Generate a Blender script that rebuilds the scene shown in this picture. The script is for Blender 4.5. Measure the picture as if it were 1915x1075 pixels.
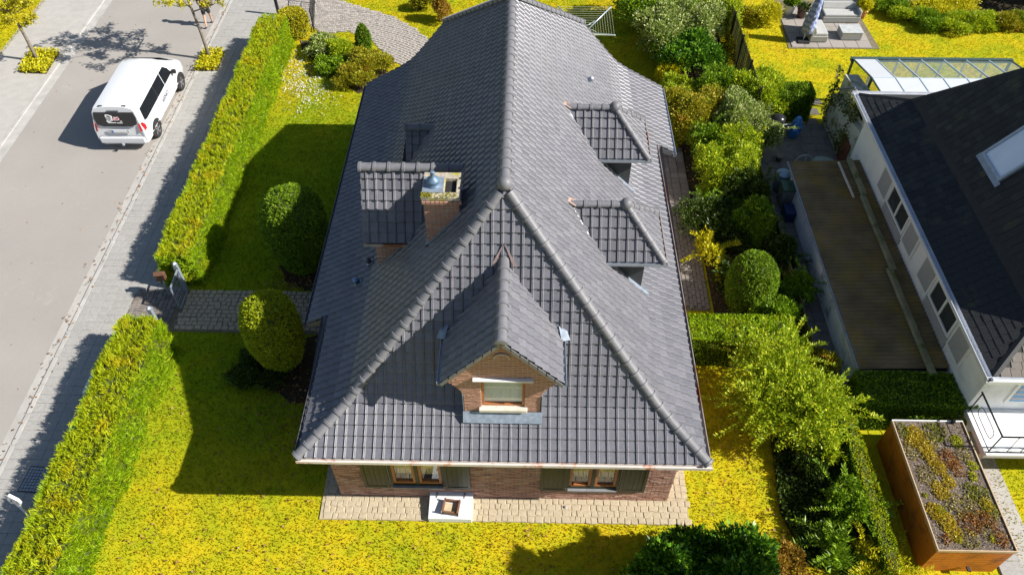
import bpy, bmesh, math, random
import numpy as np
from mathutils import Vector, Matrix
random.seed(7); RNG = np.random.default_rng(7)
PI = math.pi
for o in list(bpy.data.objects): bpy.data.objects.remove(o)
SC = bpy.context.scene; COL = SC.collection
# ------------------------------------------------------------------ camera, sky, sun, exposure
CAM = (0.4008, -8.6083, 18.9406); PITCH = 0.8477; YAW = -0.0196; FPX = 1440.09
cd = bpy.data.cameras.new('camera'); cam = bpy.data.objects.new('camera', cd); COL.objects.link(cam)
cam.location = CAM; cam.rotation_euler = (PI/2-PITCH, 0, -YAW)
cd.sensor_width = 36; cd.lens = FPX*36/1915; cd.clip_start = 0.5; cd.clip_end = 900
SC.camera = cam
KX, KY = 1.2585, -0.2335                                  # towards the sun, per metre of height
SUN_EL = math.atan(1/math.hypot(KX, KY)); SUN_AZ = math.atan2(KX, KY)   # azimuth clockwise from +Y
W = bpy.data.worlds.new('World'); SC.world = W; W.use_nodes = True
nt = W.node_tree; bg = nt.nodes['Background']; sky = nt.nodes.new('ShaderNodeTexSky')
sky.sky_type = 'NISHITA'; sky.sun_disc = False; sky.sun_elevation = SUN_EL; sky.sun_rotation = SUN_AZ
sky.air_density = 1.0; sky.dust_density = 0.6; sky.ozone_density = 1.0
nt.links.new(sky.outputs[0], bg.inputs[0]); bg.inputs[1].default_value = 0.065
sl = bpy.data.lights.new('sun', 'SUN'); sl.energy = 5.0; sl.angle = math.radians(0.5); sl.color = (1.0, 0.955, 0.88)
so = bpy.data.objects.new('sun', sl); COL.objects.link(so); so.location = (40, -8, 40)
so.rotation_euler = Vector((KX, KY, 1.0)).to_track_quat('Z', 'Y').to_euler()
SC.view_settings.view_transform = 'Standard'; SC.view_settings.look = 'None'
SC.view_settings.exposure = 0.75; SC.view_settings.gamma = 1.0; SC.view_settings.use_curve_mapping = False

def at(u, v, z=0.0):
    """point of the place at height z that the photograph shows at pixel (u, v)"""
    f = Vector((math.sin(YAW)*math.cos(PITCH), math.cos(YAW)*math.cos(PITCH), -math.sin(PITCH)))
    r = Vector((math.cos(YAW), -math.sin(YAW), 0)); up = r.cross(f)
    d = f + r*((u-957.5)/FPX) + up*((537.5-v)/FPX)
    t = (z-CAM[2])/d.z
    return Vector(CAM) + d*t
# ------------------------------------------------------------------ object helpers
def link(name, data, parent=None, M=None):
    o = bpy.data.objects.new(name, data); COL.objects.link(o)
    if parent is not None: o.parent = parent
    if M is not None: o.matrix_local = M
    return o
def tag(o, label=None, cat=None, group=None, kind=None):
    if label: o['label'] = label
    if cat: o['category'] = cat
    if group: o['group'] = group
    if kind: o['kind'] = kind
    return o
def thing(name, label, cat, loc=(0,0,0), rz=0, group=None):
    o = link(name, None); o.location = loc; o.rotation_euler = (0,0,rz); o.empty_display_size = .3
    return tag(o, label, cat, group)
class MB:
    def __init__(s): s.v=[]; s.f=[]
    def add(s, vs, fs):
        n=len(s.v); s.v += [tuple(p) for p in vs]; s.f += [tuple(i+n for i in f) for f in fs]; return s
    def box(s, a, b):
        x0,y0,z0=a; x1,y1,z1=b
        return s.add([(x0,y0,z0),(x1,y0,z0),(x1,y1,z0),(x0,y1,z0),(x0,y0,z1),(x1,y0,z1),(x1,y1,z1),(x0,y1,z1)],
          [(0,3,2,1),(4,5,6,7),(0,1,5,4),(1,2,6,5),(2,3,7,6),(3,0,4,7)])
    def obox(s, M, sx, sy, sz):
        vs=[M@Vector(p) for p in ((-sx,-sy,-sz),(sx,-sy,-sz),(sx,sy,-sz),(-sx,sy,-sz),(-sx,-sy,sz),(sx,-sy,sz),(sx,sy,sz),(-sx,sy,sz))]
        return s.add(vs,[(0,3,2,1),(4,5,6,7),(0,1,5,4),(1,2,6,5),(2,3,7,6),(3,0,4,7)])
    def poly(s, pts): return s.add(pts,[tuple(range(len(pts)))])
    def prism(s, pts, dv):
        """polygon pts extruded by vector dv"""
        n=len(pts); dv=Vector(dv); P=[Vector(p) for p in pts]; Q=[p+dv for p in P]
        return s.add(P+Q, [tuple(range(n))[::-1], tuple(range(n,2*n))]+[(i,(i+1)%n,n+(i+1)%n,n+i) for i in range(n)])
    def tube(s, pts, rad, n=8, caps=True):
        P=[Vector(p) for p in pts]; m=len(P)
        if not hasattr(rad,'__len__'): rad=[rad]*m
        vs=[]; ref=None
        for i in range(m):
            d=(P[min(i+1,m-1)]-P[max(i-1,0)]).normalized()
            if ref is None: ref = Vector((0,0,1)) if abs(d.z)<.9 else Vector((1,0,0))
            a=d.cross(ref).normalized(); b=a.cross(d).normalized(); ref=b
            for k in range(n):
                t=2*PI*k/n; vs.append(P[i]+(a*math.cos(t)+b*math.sin(t))*rad[i])
        fs=[(i*n+k,i*n+(k+1)%n,(i+1)*n+(k+1)%n,(i+1)*n+k) for i in range(m-1) for k in range(n)]
        if caps: fs += [tuple(range(n)), tuple((m-1)*n+k for k in range(n))[::-1]]
        return s.add(vs,fs)
    def lathe(s, prof, n=20, c=(0,0,0)):
        vs=[]; c=Vector(c)
        for r,z in prof:
            for k in range(n):
                t=2*PI*k/n; vs.append(c+Vector((r*math.cos(t),r*math.sin(t),z)))
        m=len(prof)
        fs=[(i*n+k,i*n+(k+1)%n,(i+1)*n+(k+1)%n,(i+1)*n+k) for i in range(m-1) for k in range(n)]
        fs += [tuple(range(n))[::-1], tuple((m-1)*n+k for k in range(n))]
        return s.add(vs,fs)
    def mesh(s, name, mat, smooth=False):
        me=bpy.data.meshes.new(name); me.from_pydata(s.v,[],s.f); me.materials.append(mat)
        bm=bmesh.new(); bm.from_mesh(me); bmesh.ops.recalc_face_normals(bm,faces=bm.faces); bm.to_mesh(me); bm.free()
        if smooth: me.polygons.foreach_set('use_smooth',[True]*len(me.polygons))
        me.update(); return me
    def build(s, name, mat, parent=None, smooth=False, M=None, raw=False):
        if raw:
            me=bpy.data.meshes.new(name); me.from_pydata(s.v,[],s.f); me.materials.append(mat); me.update()
            if smooth: me.polygons.foreach_set('use_smooth',[True]*len(me.polygons))
        else: me=s.mesh(name,mat,smooth)
        return link(name,me,parent,M)
def bevel(o, w=.02, seg=2):
    m=o.modifiers.new('bevel','BEVEL'); m.width=w; m.segments=seg; m.limit_method='ANGLE'; m.angle_limit=math.radians(40); return o
def frame(p, ex, ey, ez):
    M=Matrix.Identity(4)
    for i in range(3): M[i][0]=ex[i]; M[i][1]=ey[i]; M[i][2]=ez[i]; M[i][3]=p[i]
    return M
# ------------------------------------------------------------------ materials
def newmat(name):
    m=bpy.data.materials.new(name); m.use_nodes=True; return m, m.node_tree, m.node_tree.nodes['Principled BSDF']
def ramp(nt, fac, stops):
    r=nt.nodes.new('ShaderNodeValToRGB'); e=r.color_ramp.elements
    while len(e)<len(stops): e.new(.5)
    for i,(p,c) in enumerate(stops): e[i].position=p; e[i].color=(*c,1)
    nt.links.new(fac, r.inputs[0]); return r.outputs[0]
def noise(nt, scale, detail=4, rough=.55, src=None, dist=0):
    n=nt.nodes.new('ShaderNodeTexNoise'); n.inputs['Scale'].default_value=scale; n.inputs['Detail'].default_value=detail
    n.inputs['Roughness'].default_value=rough; n.inputs['Distortion'].default_value=dist
    if src is None:
        g=nt.nodes.new('ShaderNodeNewGeometry'); src=g.outputs['Position']
    nt.links.new(src,n.inputs['Vector']); return n.outputs['Fac']
def mixc(nt, fac, a, b, mode='MIX'):
    m=nt.nodes.new('ShaderNodeMix'); m.data_type='RGBA'; m.blend_type=mode
    for s,v in ((m.inputs[0],fac),(m.inputs[6],a),(m.inputs[7],b)):
        if hasattr(v,'links') or isinstance(v,bpy.types.NodeSocket): nt.links.new(v,s)
        elif isinstance(v,(int,float)): s.default_value=v
        else: s.default_value=(*v,1)
    return m.outputs[2]
def bump(nt, b, h, strength=.3, dist=.02):
    n=nt.nodes.new('ShaderNodeBump'); n.inputs['Strength'].default_value=strength; n.inputs['Distance'].default_value=dist
    nt.links.new(h,n.inputs['Height']); nt.links.new(n.outputs[0],b.inputs['Normal'])
def plain(name, c, rough=.6, metal=0, var=.15, scale=6, bmp=0, spec=.5, dirt=None):
    m,nt,b=newmat(name); b.inputs['Roughness'].default_value=rough; b.inputs['Metallic'].default_value=metal
    b.inputs['Specular IOR Level'].default_value=spec
    n=noise(nt,scale,5)
    lo=tuple(x*(1-var) for x in c); hi=tuple(min(1,x*(1+var)) for x in c)
    col=ramp(nt,n,[(.3,lo),(.7,hi)])
    if dirt:
        n2=noise(nt,dirt[1],4,.65); col=mixc(nt,ramp(nt,n2,[(dirt[2],(0,0,0)),(dirt[3],(1,1,1))]),col,dirt[0])
    nt.links.new(col,b.inputs['Base Color'])
    if bmp: bump(nt,b,noise(nt,scale*6,4),bmp)
    return m
def island(name, stops, rough=.6, spec=.5, wear=None, bmp=0, scale=30):
    m,nt,b=newmat(name); b.inputs['Roughness'].default_value=rough; b.inputs['Specular IOR Level'].default_value=spec
    g=nt.nodes.new('ShaderNodeNewGeometry'); col=ramp(nt,g.outputs['Random Per Island'],stops)
    n=noise(nt,scale,4); col=mixc(nt,.35,col,ramp(nt,n,[(.25,(.25,.25,.25)),(.75,(1,1,1))]),'MULTIPLY')
    if wear:
        n2=noise(nt,wear[1],5,.6); col=mixc(nt,ramp(nt,n2,[(wear[2],(0,0,0)),(wear[3],(1,1,1))]),col,wear[0])
    nt.links.new(col,b.inputs['Base Color'])
    if bmp: bump(nt,b,noise(nt,scale*3,3),bmp)
    return m
def leafmat(name, stops, rough=.5, trans=.3, patch=None, spec=.35):
    m,nt,b=newmat(name); b.inputs['Roughness'].default_value=rough; b.inputs['Specular IOR Level'].default_value=spec
    g=nt.nodes.new('ShaderNodeNewGeometry'); col=ramp(nt,g.outputs['Random Per Island'],stops)
    if patch:
        n=noise(nt,patch[1],3); col=mixc(nt,ramp(nt,n,[(patch[2],(0,0,0)),(patch[3],(1,1,1))]),col,patch[0])
    nt.links.new(col,b.inputs['Base Color'])
    t=nt.nodes.new('ShaderNodeBsdfTranslucent'); nt.links.new(col,t.inputs[0])
    mx=nt.nodes.new('ShaderNodeMixShader'); mx.inputs[0].default_value=trans
    nt.links.new(b.outputs[0],mx.inputs[1]); nt.links.new(t.outputs[0],mx.inputs[2])
    nt.links.new(mx.outputs[0],nt.nodes['Material Output'].inputs[0]); return m
def glassmat(name, c=(.6,.7,.72), rough=.03):
    m,nt,b=newmat(name); b.inputs['Base Color'].default_value=(*c,1); b.inputs['Roughness'].default_value=rough
    t=nt.nodes.new('ShaderNodeBsdfTransparent'); t.inputs[0].default_value=(.95,.97,.97,1)
    gl=nt.nodes.new('ShaderNodeBsdfGlossy'); gl.inputs['Roughness'].default_value=rough
    fr=nt.nodes.new('ShaderNodeLayerWeight'); fr.inputs[0].default_value=.5
    pw=nt.nodes.new('ShaderNodeMath'); pw.operation='POWER'; pw.inputs[1].default_value=4.0; nt.links.new(fr.outputs['Facing'],pw.inputs[0])
    ml=nt.nodes.new('ShaderNodeMath'); ml.operation='MULTIPLY_ADD'; ml.inputs[1].default_value=.9; ml.inputs[2].default_value=.05; nt.links.new(pw.outputs[0],ml.inputs[0])
    mx=nt.nodes.new('ShaderNodeMixShader'); nt.links.new(ml.outputs[0],mx.inputs[0])
    nt.links.new(t.outputs[0],mx.inputs[1]); nt.links.new(gl.outputs[0],mx.inputs[2])
    nt.links.new(mx.outputs[0],nt.nodes['Material Output'].inputs[0]); return m
TILE=island('anthracite tile',[(0,(.145,.145,.166)),(.5,(.164,.163,.185)),(1,(.188,.185,.206))],.38,.45,((.12,.12,.125),.5,.55,.8),0,9)
RIDGE=island('ridge tile clay',[(0,(.165,.165,.178)),(1,(.192,.190,.205))],.50,.4,None,0,9)
DECK=plain('roof deck',(.05,.05,.055),.8)
BRICK=island('brick',[(0,(.30,.16,.12)),(.25,(.46,.25,.18)),(.5,(.54,.31,.23)),(.75,(.40,.22,.17)),(.9,(.62,.42,.33)),(1,(.24,.15,.13))],.85,.2,((.45,.40,.33),3.5,.60,.80),.3,30)
MORTAR=plain('mortar',(.58,.51,.43),.95,0,.2,20)
ZINC=plain('zinc',(.42,.46,.52),.42,.55,.12,5)
LEAD=plain('lead flashing',(.22,.265,.33),.6,.15,.25,9)
GUTW=plain('gutter paint',(.62,.56,.52),.5,0,.1,5,0,.5,((.50,.17,.07),1.6,.56,.64))
GUTD=plain('gutter dark',(.14,.15,.17),.4,.3,.2,5)
GUTR=plain('gutter copper',(.42,.36,.33),.45,.2,.15,4,0,.5,((.30,.12,.06),1.2,.50,.62))
WOODF=plain('window wood',(.40,.15,.045),.45,0,.25,14)
SHUT=plain('shutter green',(.017,.022,.010),.45,0,.2,6)
WHITE=plain('white paint',(.78,.78,.77),.5,0,.04,3)
WINB=plain('blind cloth',(.72,.71,.68),.8,0,.05,3)
CURT=plain('curtain cloth',(.75,.60,.32),.9,0,.3,25)
DARK=plain('dark void',(.015,.015,.017),.9)
GLASS=glassmat('clear glass')
CONC=plain('concrete',(.40,.38,.35),.85,0,.07,3,.2,.3,((.33,.315,.29),.5,.5,.8))
KERBM=plain('kerb concrete',(.40,.385,.36),.85,0,.15,2,.2)
SLAB=island('paving slab',[(0,(.365,.352,.332)),(.5,(.38,.368,.347)),(1,(.40,.386,.364))],.85,.3,((.34,.33,.31),.8,.5,.7),.2,14)
def asphaltmat():
    m,nt,b=newmat('road surface'); b.inputs['Roughness'].default_value=.85; b.inputs['Specular IOR Level'].default_value=.3
    c=ramp(nt,noise(nt,.35,5,.6),[(.3,(.32,.297,.272)),(.7,(.37,.342,.312))])
    c=mixc(nt,ramp(nt,noise(nt,60,3),[(.3,(.0,.0,.0)),(.8,(.5,.5,.5))]),c,(.22,.205,.19))
    c=mixc(nt,ramp(nt,noise(nt,1.3,6,.7,dist=1.5),[(.60,(0,0,0)),(.72,(.55,.55,.55))]),c,(.38,.36,.335))
    nt.links.new(c,b.inputs['Base Color']); bump(nt,b,noise(nt,120,2),.15); return m
ROAD=asphaltmat()
STONE=island('sandstone sett',[(0,(.38,.29,.18)),(.35,(.48,.39,.25)),(.7,(.54,.46,.33)),(.85,(.45,.38,.29)),(1,(.60,.54,.44))],.85,.25,((.30,.25,.16),2.5,.6,.8),.4,18)
SETT=island('grey sett',[(0,(.32,.26,.18)),(.5,(.43,.36,.26)),(.8,(.50,.43,.32)),(1,(.56,.49,.38))],.8,.3,None,.4,18)
DRIVE=island('driveway sett',[(0,(.30,.27,.24)),(.5,(.37,.335,.30)),(1,(.44,.40,.36))],.85,.3,None,.3,12)
CLINK=island('clinker paver',[(0,(.17,.15,.135)),(.5,(.23,.20,.18)),(1,(.31,.27,.24))],.85,.3,((.17,.15,.13),2,.55,.75),.3,14)
SOIL=plain('soil',(.045,.036,.018),.95,0,.4,9,.5,.2,((.17,.085,.035),14,.58,.68))
JOINT=plain('joint sand',(.16,.135,.085),.95,0,.25,8)
def lawnmat(name, neigh=False, trans=0):
    m,nt,b=newmat(name); b.inputs['Roughness'].default_value=.9; b.inputs['Specular IOR Level'].default_value=.03
    c=ramp(nt,noise(nt,.55,5,.65),[(.25,(.26,.33,.012)),(.40,(.40,.38,.012)),(.54,(.55,.43,.012)),(.72,(.56,.38,.018))])
    c=mixc(nt,ramp(nt,noise(nt,3,5,.7),[(.35,(.0,.0,.0)),(.75,(.6,.6,.6))]),c,(.24,.32,.012))
    c=mixc(nt,ramp(nt,noise(nt,13,4,.7),[(.58,(0,0,0)),(.74,(.45,.45,.45))]),c,(.58,.52,.05))
    c=mixc(nt,ramp(nt,noise(nt,2.3,5,.7),[(.60,(0,0,0)),(.76,(.6,.6,.6))]),c,(.40,.25,.06))
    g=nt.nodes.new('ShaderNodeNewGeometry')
    # lusher green west lawn; the mask also paints the house's shade darker there
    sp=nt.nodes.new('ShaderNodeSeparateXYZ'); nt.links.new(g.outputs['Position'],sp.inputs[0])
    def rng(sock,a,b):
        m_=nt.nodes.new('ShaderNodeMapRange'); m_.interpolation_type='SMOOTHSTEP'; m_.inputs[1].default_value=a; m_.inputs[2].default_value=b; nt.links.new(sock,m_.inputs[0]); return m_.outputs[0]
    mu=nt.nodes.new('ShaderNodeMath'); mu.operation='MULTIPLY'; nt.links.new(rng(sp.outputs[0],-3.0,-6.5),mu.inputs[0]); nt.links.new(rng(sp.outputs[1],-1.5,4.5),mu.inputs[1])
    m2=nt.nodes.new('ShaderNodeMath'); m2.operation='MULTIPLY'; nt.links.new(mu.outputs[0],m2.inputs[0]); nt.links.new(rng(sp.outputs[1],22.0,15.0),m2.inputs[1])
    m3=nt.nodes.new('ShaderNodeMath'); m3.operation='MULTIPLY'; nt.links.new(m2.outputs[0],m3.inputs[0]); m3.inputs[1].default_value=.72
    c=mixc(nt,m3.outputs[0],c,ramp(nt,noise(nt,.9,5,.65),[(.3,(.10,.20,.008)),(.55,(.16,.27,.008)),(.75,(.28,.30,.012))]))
    c=mixc(nt,.55,c,ramp(nt,g.outputs['Random Per Island'],[(0,(.74,.80,.7)),(1,(1,1,1))]),'MULTIPLY') if trans else c
    nt.links.new(c,b.inputs['Base Color'])
    if trans:
        t=nt.nodes.new('ShaderNodeBsdfTranslucent'); nt.links.new(c,t.inputs[0])
        mx=nt.nodes.new('ShaderNodeMixShader'); mx.inputs[0].default_value=trans
        nt.links.new(b.outputs[0],mx.inputs[1]); nt.links.new(t.outputs[0],mx.inputs[2])
        nt.links.new(mx.outputs[0],nt.nodes['Material Output'].inputs[0])
    else: bump(nt,b,noise(nt,30,5,.7),.6,.03)
    return m
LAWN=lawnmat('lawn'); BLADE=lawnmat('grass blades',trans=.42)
# ------------------------------------------------------------------ leaves
def leafmesh(name, pos, dirs, L, Wd, mat, parent=None, kind=None, fold=.25):
    N=len(pos); pos=np.asarray(pos,float); d=np.asarray(dirs,float); d/= (np.linalg.norm(d,axis=1,keepdims=True)+1e-9)
    L=np.broadcast_to(np.asarray(L,float),(N,))[:,None]; Wd=np.broadcast_to(np.asarray(Wd,float),(N,))[:,None]
    r=RNG.normal(size=(N,3)); s=np.cross(d,r); s/= (np.linalg.norm(s,axis=1,keepdims=True)+1e-9); n=np.cross(d,s)
    V=np.empty((N,4,3)); V[:,0]=pos; V[:,1]=pos+d*L*.45+s*Wd*.5+n*Wd*fold; V[:,2]=pos+d*L; V[:,3]=pos+d*L*.45-s*Wd*.5+n*Wd*fold
    me=bpy.data.meshes.new(name); me.vertices.add(4*N); me.vertices.foreach_set('co',V.reshape(-1).astype(np.float32))
    me.loops.add(4*N); me.loops.foreach_set('vertex_index',np.arange(4*N,dtype=np.int32))
    me.polygons.add(N); me.polygons.foreach_set('loop_start',np.arange(0,4*N,4,dtype=np.int32))
    me.materials.append(mat); me.update(); me.validate()
    o=link(name,me,parent); tag(o,kind=kind); return o
def sph(N):
    v=RNG.normal(size=(N,3)); return v/np.linalg.norm(v,axis=1,keepdims=True)
# ------------------------------------------------------------------ pieces (setts, slabs, pavers)
def sett_mesh(name, mat, seed, jit=.08, round_=.10):
    r=random.Random(seed); mb=MB()
    c=[(-.5,-.5),(.5,-.5),(.5,.5),(-.5,.5)]
    c=[(x+r.uniform(-jit,jit),y+r.uniform(-jit,jit)) for x,y in c]
    v=[(x,y,-1) for x,y in c]+[(x,y,-.35) for x,y in c]+[(x*(1-round_*2),y*(1-round_*2),r.uniform(-.08,.08)) for x,y in c]
    f=[(i,(i+1)%4,4+(i+1)%4,4+i) for i in range(4)]+[(4+i,4+(i+1)%4,8+(i+1)%4,8+i) for i in range(4)]+[(8,9,10,11)]
    return mb.add(v,f).mesh(name,mat)
def lay(parent, name, cells, mat, joined_name, nmax=300, jit=.08, round_=.08, thick=.06, zj=.008, key=None):
    """cells: (cx, cy, sx, sy, rz, ztop); the nmax nearest are parts of their own, the rest one joined part"""
    cells=sorted(cells,key=key or (lambda c:(c[0]-CAM[0])**2+(c[1]-CAM[1])**2))
    ms=[sett_mesh(name,mat,k,jit,round_) for k in range(5)]
    for i,(x,y,sx,sy,rz,z) in enumerate(cells[:nmax]):
        M=Matrix.Translation((x,y,z+random.uniform(-zj,zj)))@Matrix.Rotation(rz+random.choice((0,PI)),4,'Z')@Matrix.Diagonal((sx,sy,thick,1))
        link(name,ms[i%5],parent,M)
    rest=cells[nmax:]
    if rest:
        mb=MB()
        for i,(x,y,sx,sy,rz,z) in enumerate(rest):
            M=Matrix.Translation((x,y,z+random.uniform(-zj,zj)))@Matrix.Rotation(rz,4,'Z')@Matrix.Diagonal((sx,sy,thick,1))
            me=ms[i%5]; mb.add([M@v.co for v in me.vertices],[tuple(p.vertices) for p in me.polygons])
        tag(mb.build(joined_name,mat,parent,raw=True),kind='stuff')
def sheet(name, pts, z, mat, parent=None, kind='structure'):
    mb=MB(); mb.prism([(x,y,z) for x,y in pts],(0,0,-.05 if z>.06 else -.003)); o=mb.build(name,mat,parent)
    if parent is None: tag(o,kind=kind)
    return o
# ================================================================== GROUND AND STREET
sheet('ground',[(-300,-300),(300,-300),(300,300),(-300,300)],0.0,plain('earth',(.10,.12,.03),.95,0,.3,.5))
KS=-.0132
def sx(x,y): return x+KS*y                                  # the street runs a little off the house axis
def strip(name,x0,x1,z,mat,y0=-30,y1=70):
    return sheet(name,[(sx(x0,y0),y0),(sx(x1,y0),y0),(sx(x1,y1),y1),(sx(x0,y1),y1)],z,mat)
strip('road',-19.45,-13.98,.006,ROAD)
strip('gutter_strip',-13.98,-13.68,.012,CONC); strip('gutter_strip_far',-19.85,-19.45,.012,KERBM)
pav=strip('pavement',-13.66,-10.6,.030,plain('pale joint sand',(.36,.347,.328),.95,0,.1,8)); pav2=strip('pavement_far',-22.9,-19.85,.030,CONC)
# kerb stones flush with the pavement
cells=[]; y=-6.0
while y<30:
    cells.append((sx(-13.62,y+.5),y+.5,.13,.985,KS*-1,.055)); y+=1.0
lay(pav,'kerb_stone',cells,KERBM,'kerb_stones',jit=.01,round_=.03,zj=.003)
cells=[]; y=-6.0
while y<30:
    cells.append((sx(-19.90,y+.5),y+.5,.14,.985,KS*-1,.05)); y+=1.0
lay(pav2,'kerb_stone',cells,KERBM,'kerb_stones',jit=.01,round_=.03,zj=.003)
cells=[]; y=-5.5; j=0
BEDR=(-14.05,-12.95,20.25,22.0)
while y<28:
    x=-13.40
    while x<-11.2:
        X=sx(x,y)
        if not (BEDR[0]<X<BEDR[1] and BEDR[2]<y<BEDR[3]): cells.append((X,y,.295,.295,0,.046))
        x+=.3
    y+=.3; j+=1
lay(pav,'paving_slab',cells,SLAB,'paving_slabs_far',300,.006,.006,.05,.0012)
# lawns
HOLE=[(-5.0,5.0,-.1,15.2)]
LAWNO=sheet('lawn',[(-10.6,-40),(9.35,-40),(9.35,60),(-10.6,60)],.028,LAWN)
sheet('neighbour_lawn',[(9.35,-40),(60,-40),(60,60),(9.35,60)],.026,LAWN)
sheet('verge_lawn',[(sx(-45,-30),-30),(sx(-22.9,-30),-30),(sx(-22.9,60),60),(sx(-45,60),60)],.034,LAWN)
# soil beds
def bed(name,pts,z=.040): return sheet(name,pts,z,SOIL)
bed('border_soil',[(8.35,-3),(9.3,-3),(9.3,30),(6.0,30),(6.4,16),(6.55,11),(6.5,5.0),(8.3,4.9)])
TS1=[(-6.0+1.35*math.cos(k*.35)*(1+.08*math.sin(k*3)),4.75+1.2*math.sin(k*.35)*(1+.1*math.sin(k*2))) for k in range(18)]; TS2=[(-6.5+1.15*math.cos(k*.35)*(1+.08*math.sin(k*3)),8.85+1.0*math.sin(k*.35)*(1+.1*math.sin(k*2))) for k in range(18)]
bed('topiary_soil',TS1)
bed('topiary_soil_far',TS2,.041)
bed('flower_bed_soil',[(-9.9,22.9),(-8.4,22.9),(-5.6,21.0),(-5.7,19.4),(-6.6,18.8),(-8.4,20.6),(-9.6,22.0)],.042)
# front terrace of yellow setts
ter=sheet('terrace',[(-4.75,-.02),(4.80,.02),(4.86,3.6),(4.2,3.6),(4.2,.9),(-4.25,.9),(-4.25,2.2),(-4.8,2.2)],.066,plain('pale joint mortar',(.40,.33,.22),.95,0,.25,8))
cells=[]
for j,yy in enumerate((.08,.25,.42,.575)):
    x=-4.68
    while x<4.75:
        w=random.uniform(.12,.26)
        cells.append((x+w/2,yy+random.uniform(-.014,.014),w-.004,.168+random.uniform(-.012,.012),random.uniform(-.09,.09),.082)); x+=w+.003
for xx in (4.42,4.60,4.76):
    y=.72
    while y<3.4:
        h=random.uniform(.15,.22); cells.append((xx,y+h/2,.165,h-.012,random.uniform(-.06,.06),.085)); y+=h
y=.72
while y<2.1:
    cells.append((-4.52,y+.1,.24,.19,random.uniform(-.05,.05),.085)); y+=.2
lay(ter,'sett',cells,STONE,'setts',300,.08,.07,zj=.006)
# path to the gate
path=sheet('garden_path',[(-12.15,6.05),(-5.2,6.0),(-5.2,7.72),(-12.15,7.75)],.046,JOINT)
cells=[]; y=6.12; j=0
while y<7.7:
    x=-10.5+random.uniform(0,.1)
    while x<-5.3:
        w=random.uniform(.15,.25); cells.append((x+w/2,y+.075+random.uniform(-.012,.012),w-.018,.145,random.uniform(-.06,.06),.078)); x+=w
    y+=.163; j+=1
lay(path,'sett',cells,SETT,'setts_far',300,.06,.08,key=lambda c:-c[0])
cells=[]; y=6.1
while y<7.7:
    x=-12.1
    while x<-10.7: cells.append((x+.07,y+.05,.135,.095,0,.066)); x+=.142
    y+=.103
lay(path,'paver',cells,CLINK,'pavers',0,.02,.03)
# clinker path on the right of the house
rp=sheet('side_path',[(4.3,7.2),(6.42,7.2),(6.55,15.4),(4.3,15.4)],.046,JOINT)
cells=[]; y=7.25; j=0
while y<15.3:
    wid=6.42+.014*(y-7.2)
    x=wid
    big = y>12.05
    while x>4.9:
        w=.30 if big else .128
        h=.30 if big else .232
        cells.append((x-w/2,y+h/2+(0 if big else (.11 if int((wid-x)/w+.5)%2 else 0)),w-.012,h-.012,0,.076)); x-=w
    y+=.30 if big else .232
lay(rp,'paver',cells,CLINK,'pavers_far',300,.03,.03)
# curved driveway of setts at the top
dv=[at(*p) for p in ((490,-30),(525,18),(560,22),(600,68),(650,60),(690,72),(735,118),(770,128),(840,110),(806,80),(775,55),(735,33),(690,20),(640,4),(610,-10),(590,-40))]
drive=sheet('driveway',[(p.x,p.y) for p in dv],.048,JOINT)
def inside(x,y,poly):
    c=False; n=len(poly)
    for i in range(n):
        a,b=poly[i],poly[(i+1)%n]
        if (a[1]>y)!=(b[1]>y) and x<(b[0]-a[0])*(y-a[1])/(b[1]-a[1])+a[0]: c=not c
    return c
DP=[(p.x,p.y) for p in dv]; cells=[]; c0=Vector((-9.5,15.5)); r=5.0
while r<16:
    n=int(2*PI*r/.2)
    for k in range(n):
        t=2*PI*k/n+r; x=c0.x+r*math.cos(t); y=c0.y+r*math.sin(t)
        if inside(x,y,DP): cells.append((x,y,.14,.188,t,.072))
    r+=.152
lay(drive,'sett',cells,DRIVE,'setts_far',300,.06,.07)
# ================================================================== THE HOUSE
house=thing('brick_house','brick house under a glossy anthracite tiled roof with five dormers','house')
EW=4.65; EL=5.307; ZR=8.12; YR=3.81; YB=11.77; Y2=15.2855; Y1=4.165; Y3=11.54
SXP=[0,3.2,3.56,3.95,4.65,5.307]; SZP=[8.12,4.29,3.9,3.63,3.24,2.8765]
FYP=[0,.75,1.12,1.5,3.81]; FZP=[3.2225,3.64,3.9,4.42,8.12]
ZH=5.40; HS=(ZR-ZH)/(Y2-YB)                         # half hip at the back
def xs(z): return float(np.interp(z,SZP[::-1],SXP[::-1]))
def yf(z): return float(np.interp(z,FZP,FYP))
def yback(z): return Y2 if z<=ZH else Y2-(z-ZH)/HS
TW=.2215; TG=.2555
TSEC=[(0,0.0),(.150,0.0),(.158,.022),(.170,.032),(.183,.022),(.196,.032),(.210,.020),(.2205,0.0)]
TT=.044
def tile_verts(limb=None, limt=None, s0=0.0):
    """vertices of one tile in (s, t, h); lim = (smin, smax) at its bottom and top edges"""
    vs=[]
    for row in range(4):
        for s,h in TSEC:
            if row==0: p=(s,.05,h*.8+TT-.030)
            elif row==1: p=(s,-.006,h*.85+TT-.020)
            elif row==2: p=(s,.016,h+TT)
            else: p=(s,TG+.02,h+.002)
            lim=limb if row<3 else limt
            if lim: p=(min(max(p[0]+s0,lim[0]),lim[1])-s0,p[1],p[2])
            vs.append(p)
    return vs
TN=len(TSEC); TF=[(r*TN+i,r*TN+i+1,(r+1)*TN+i+1,(r+1)*TN+i) for r in range(3) for i in range(TN-1)]
def tile_me():
    mb=MB(); mb.add(tile_verts(),TF); me=bpy.data.meshes.new('tile'); me.from_pydata(mb.v,[],mb.f); me.materials.append(TILE)
    me.polygons.foreach_set('use_smooth',[False]*len(me.polygons)); me.update(); return me
TME=tile_me(); TILES=MB(); NFULL=[0]
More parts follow.
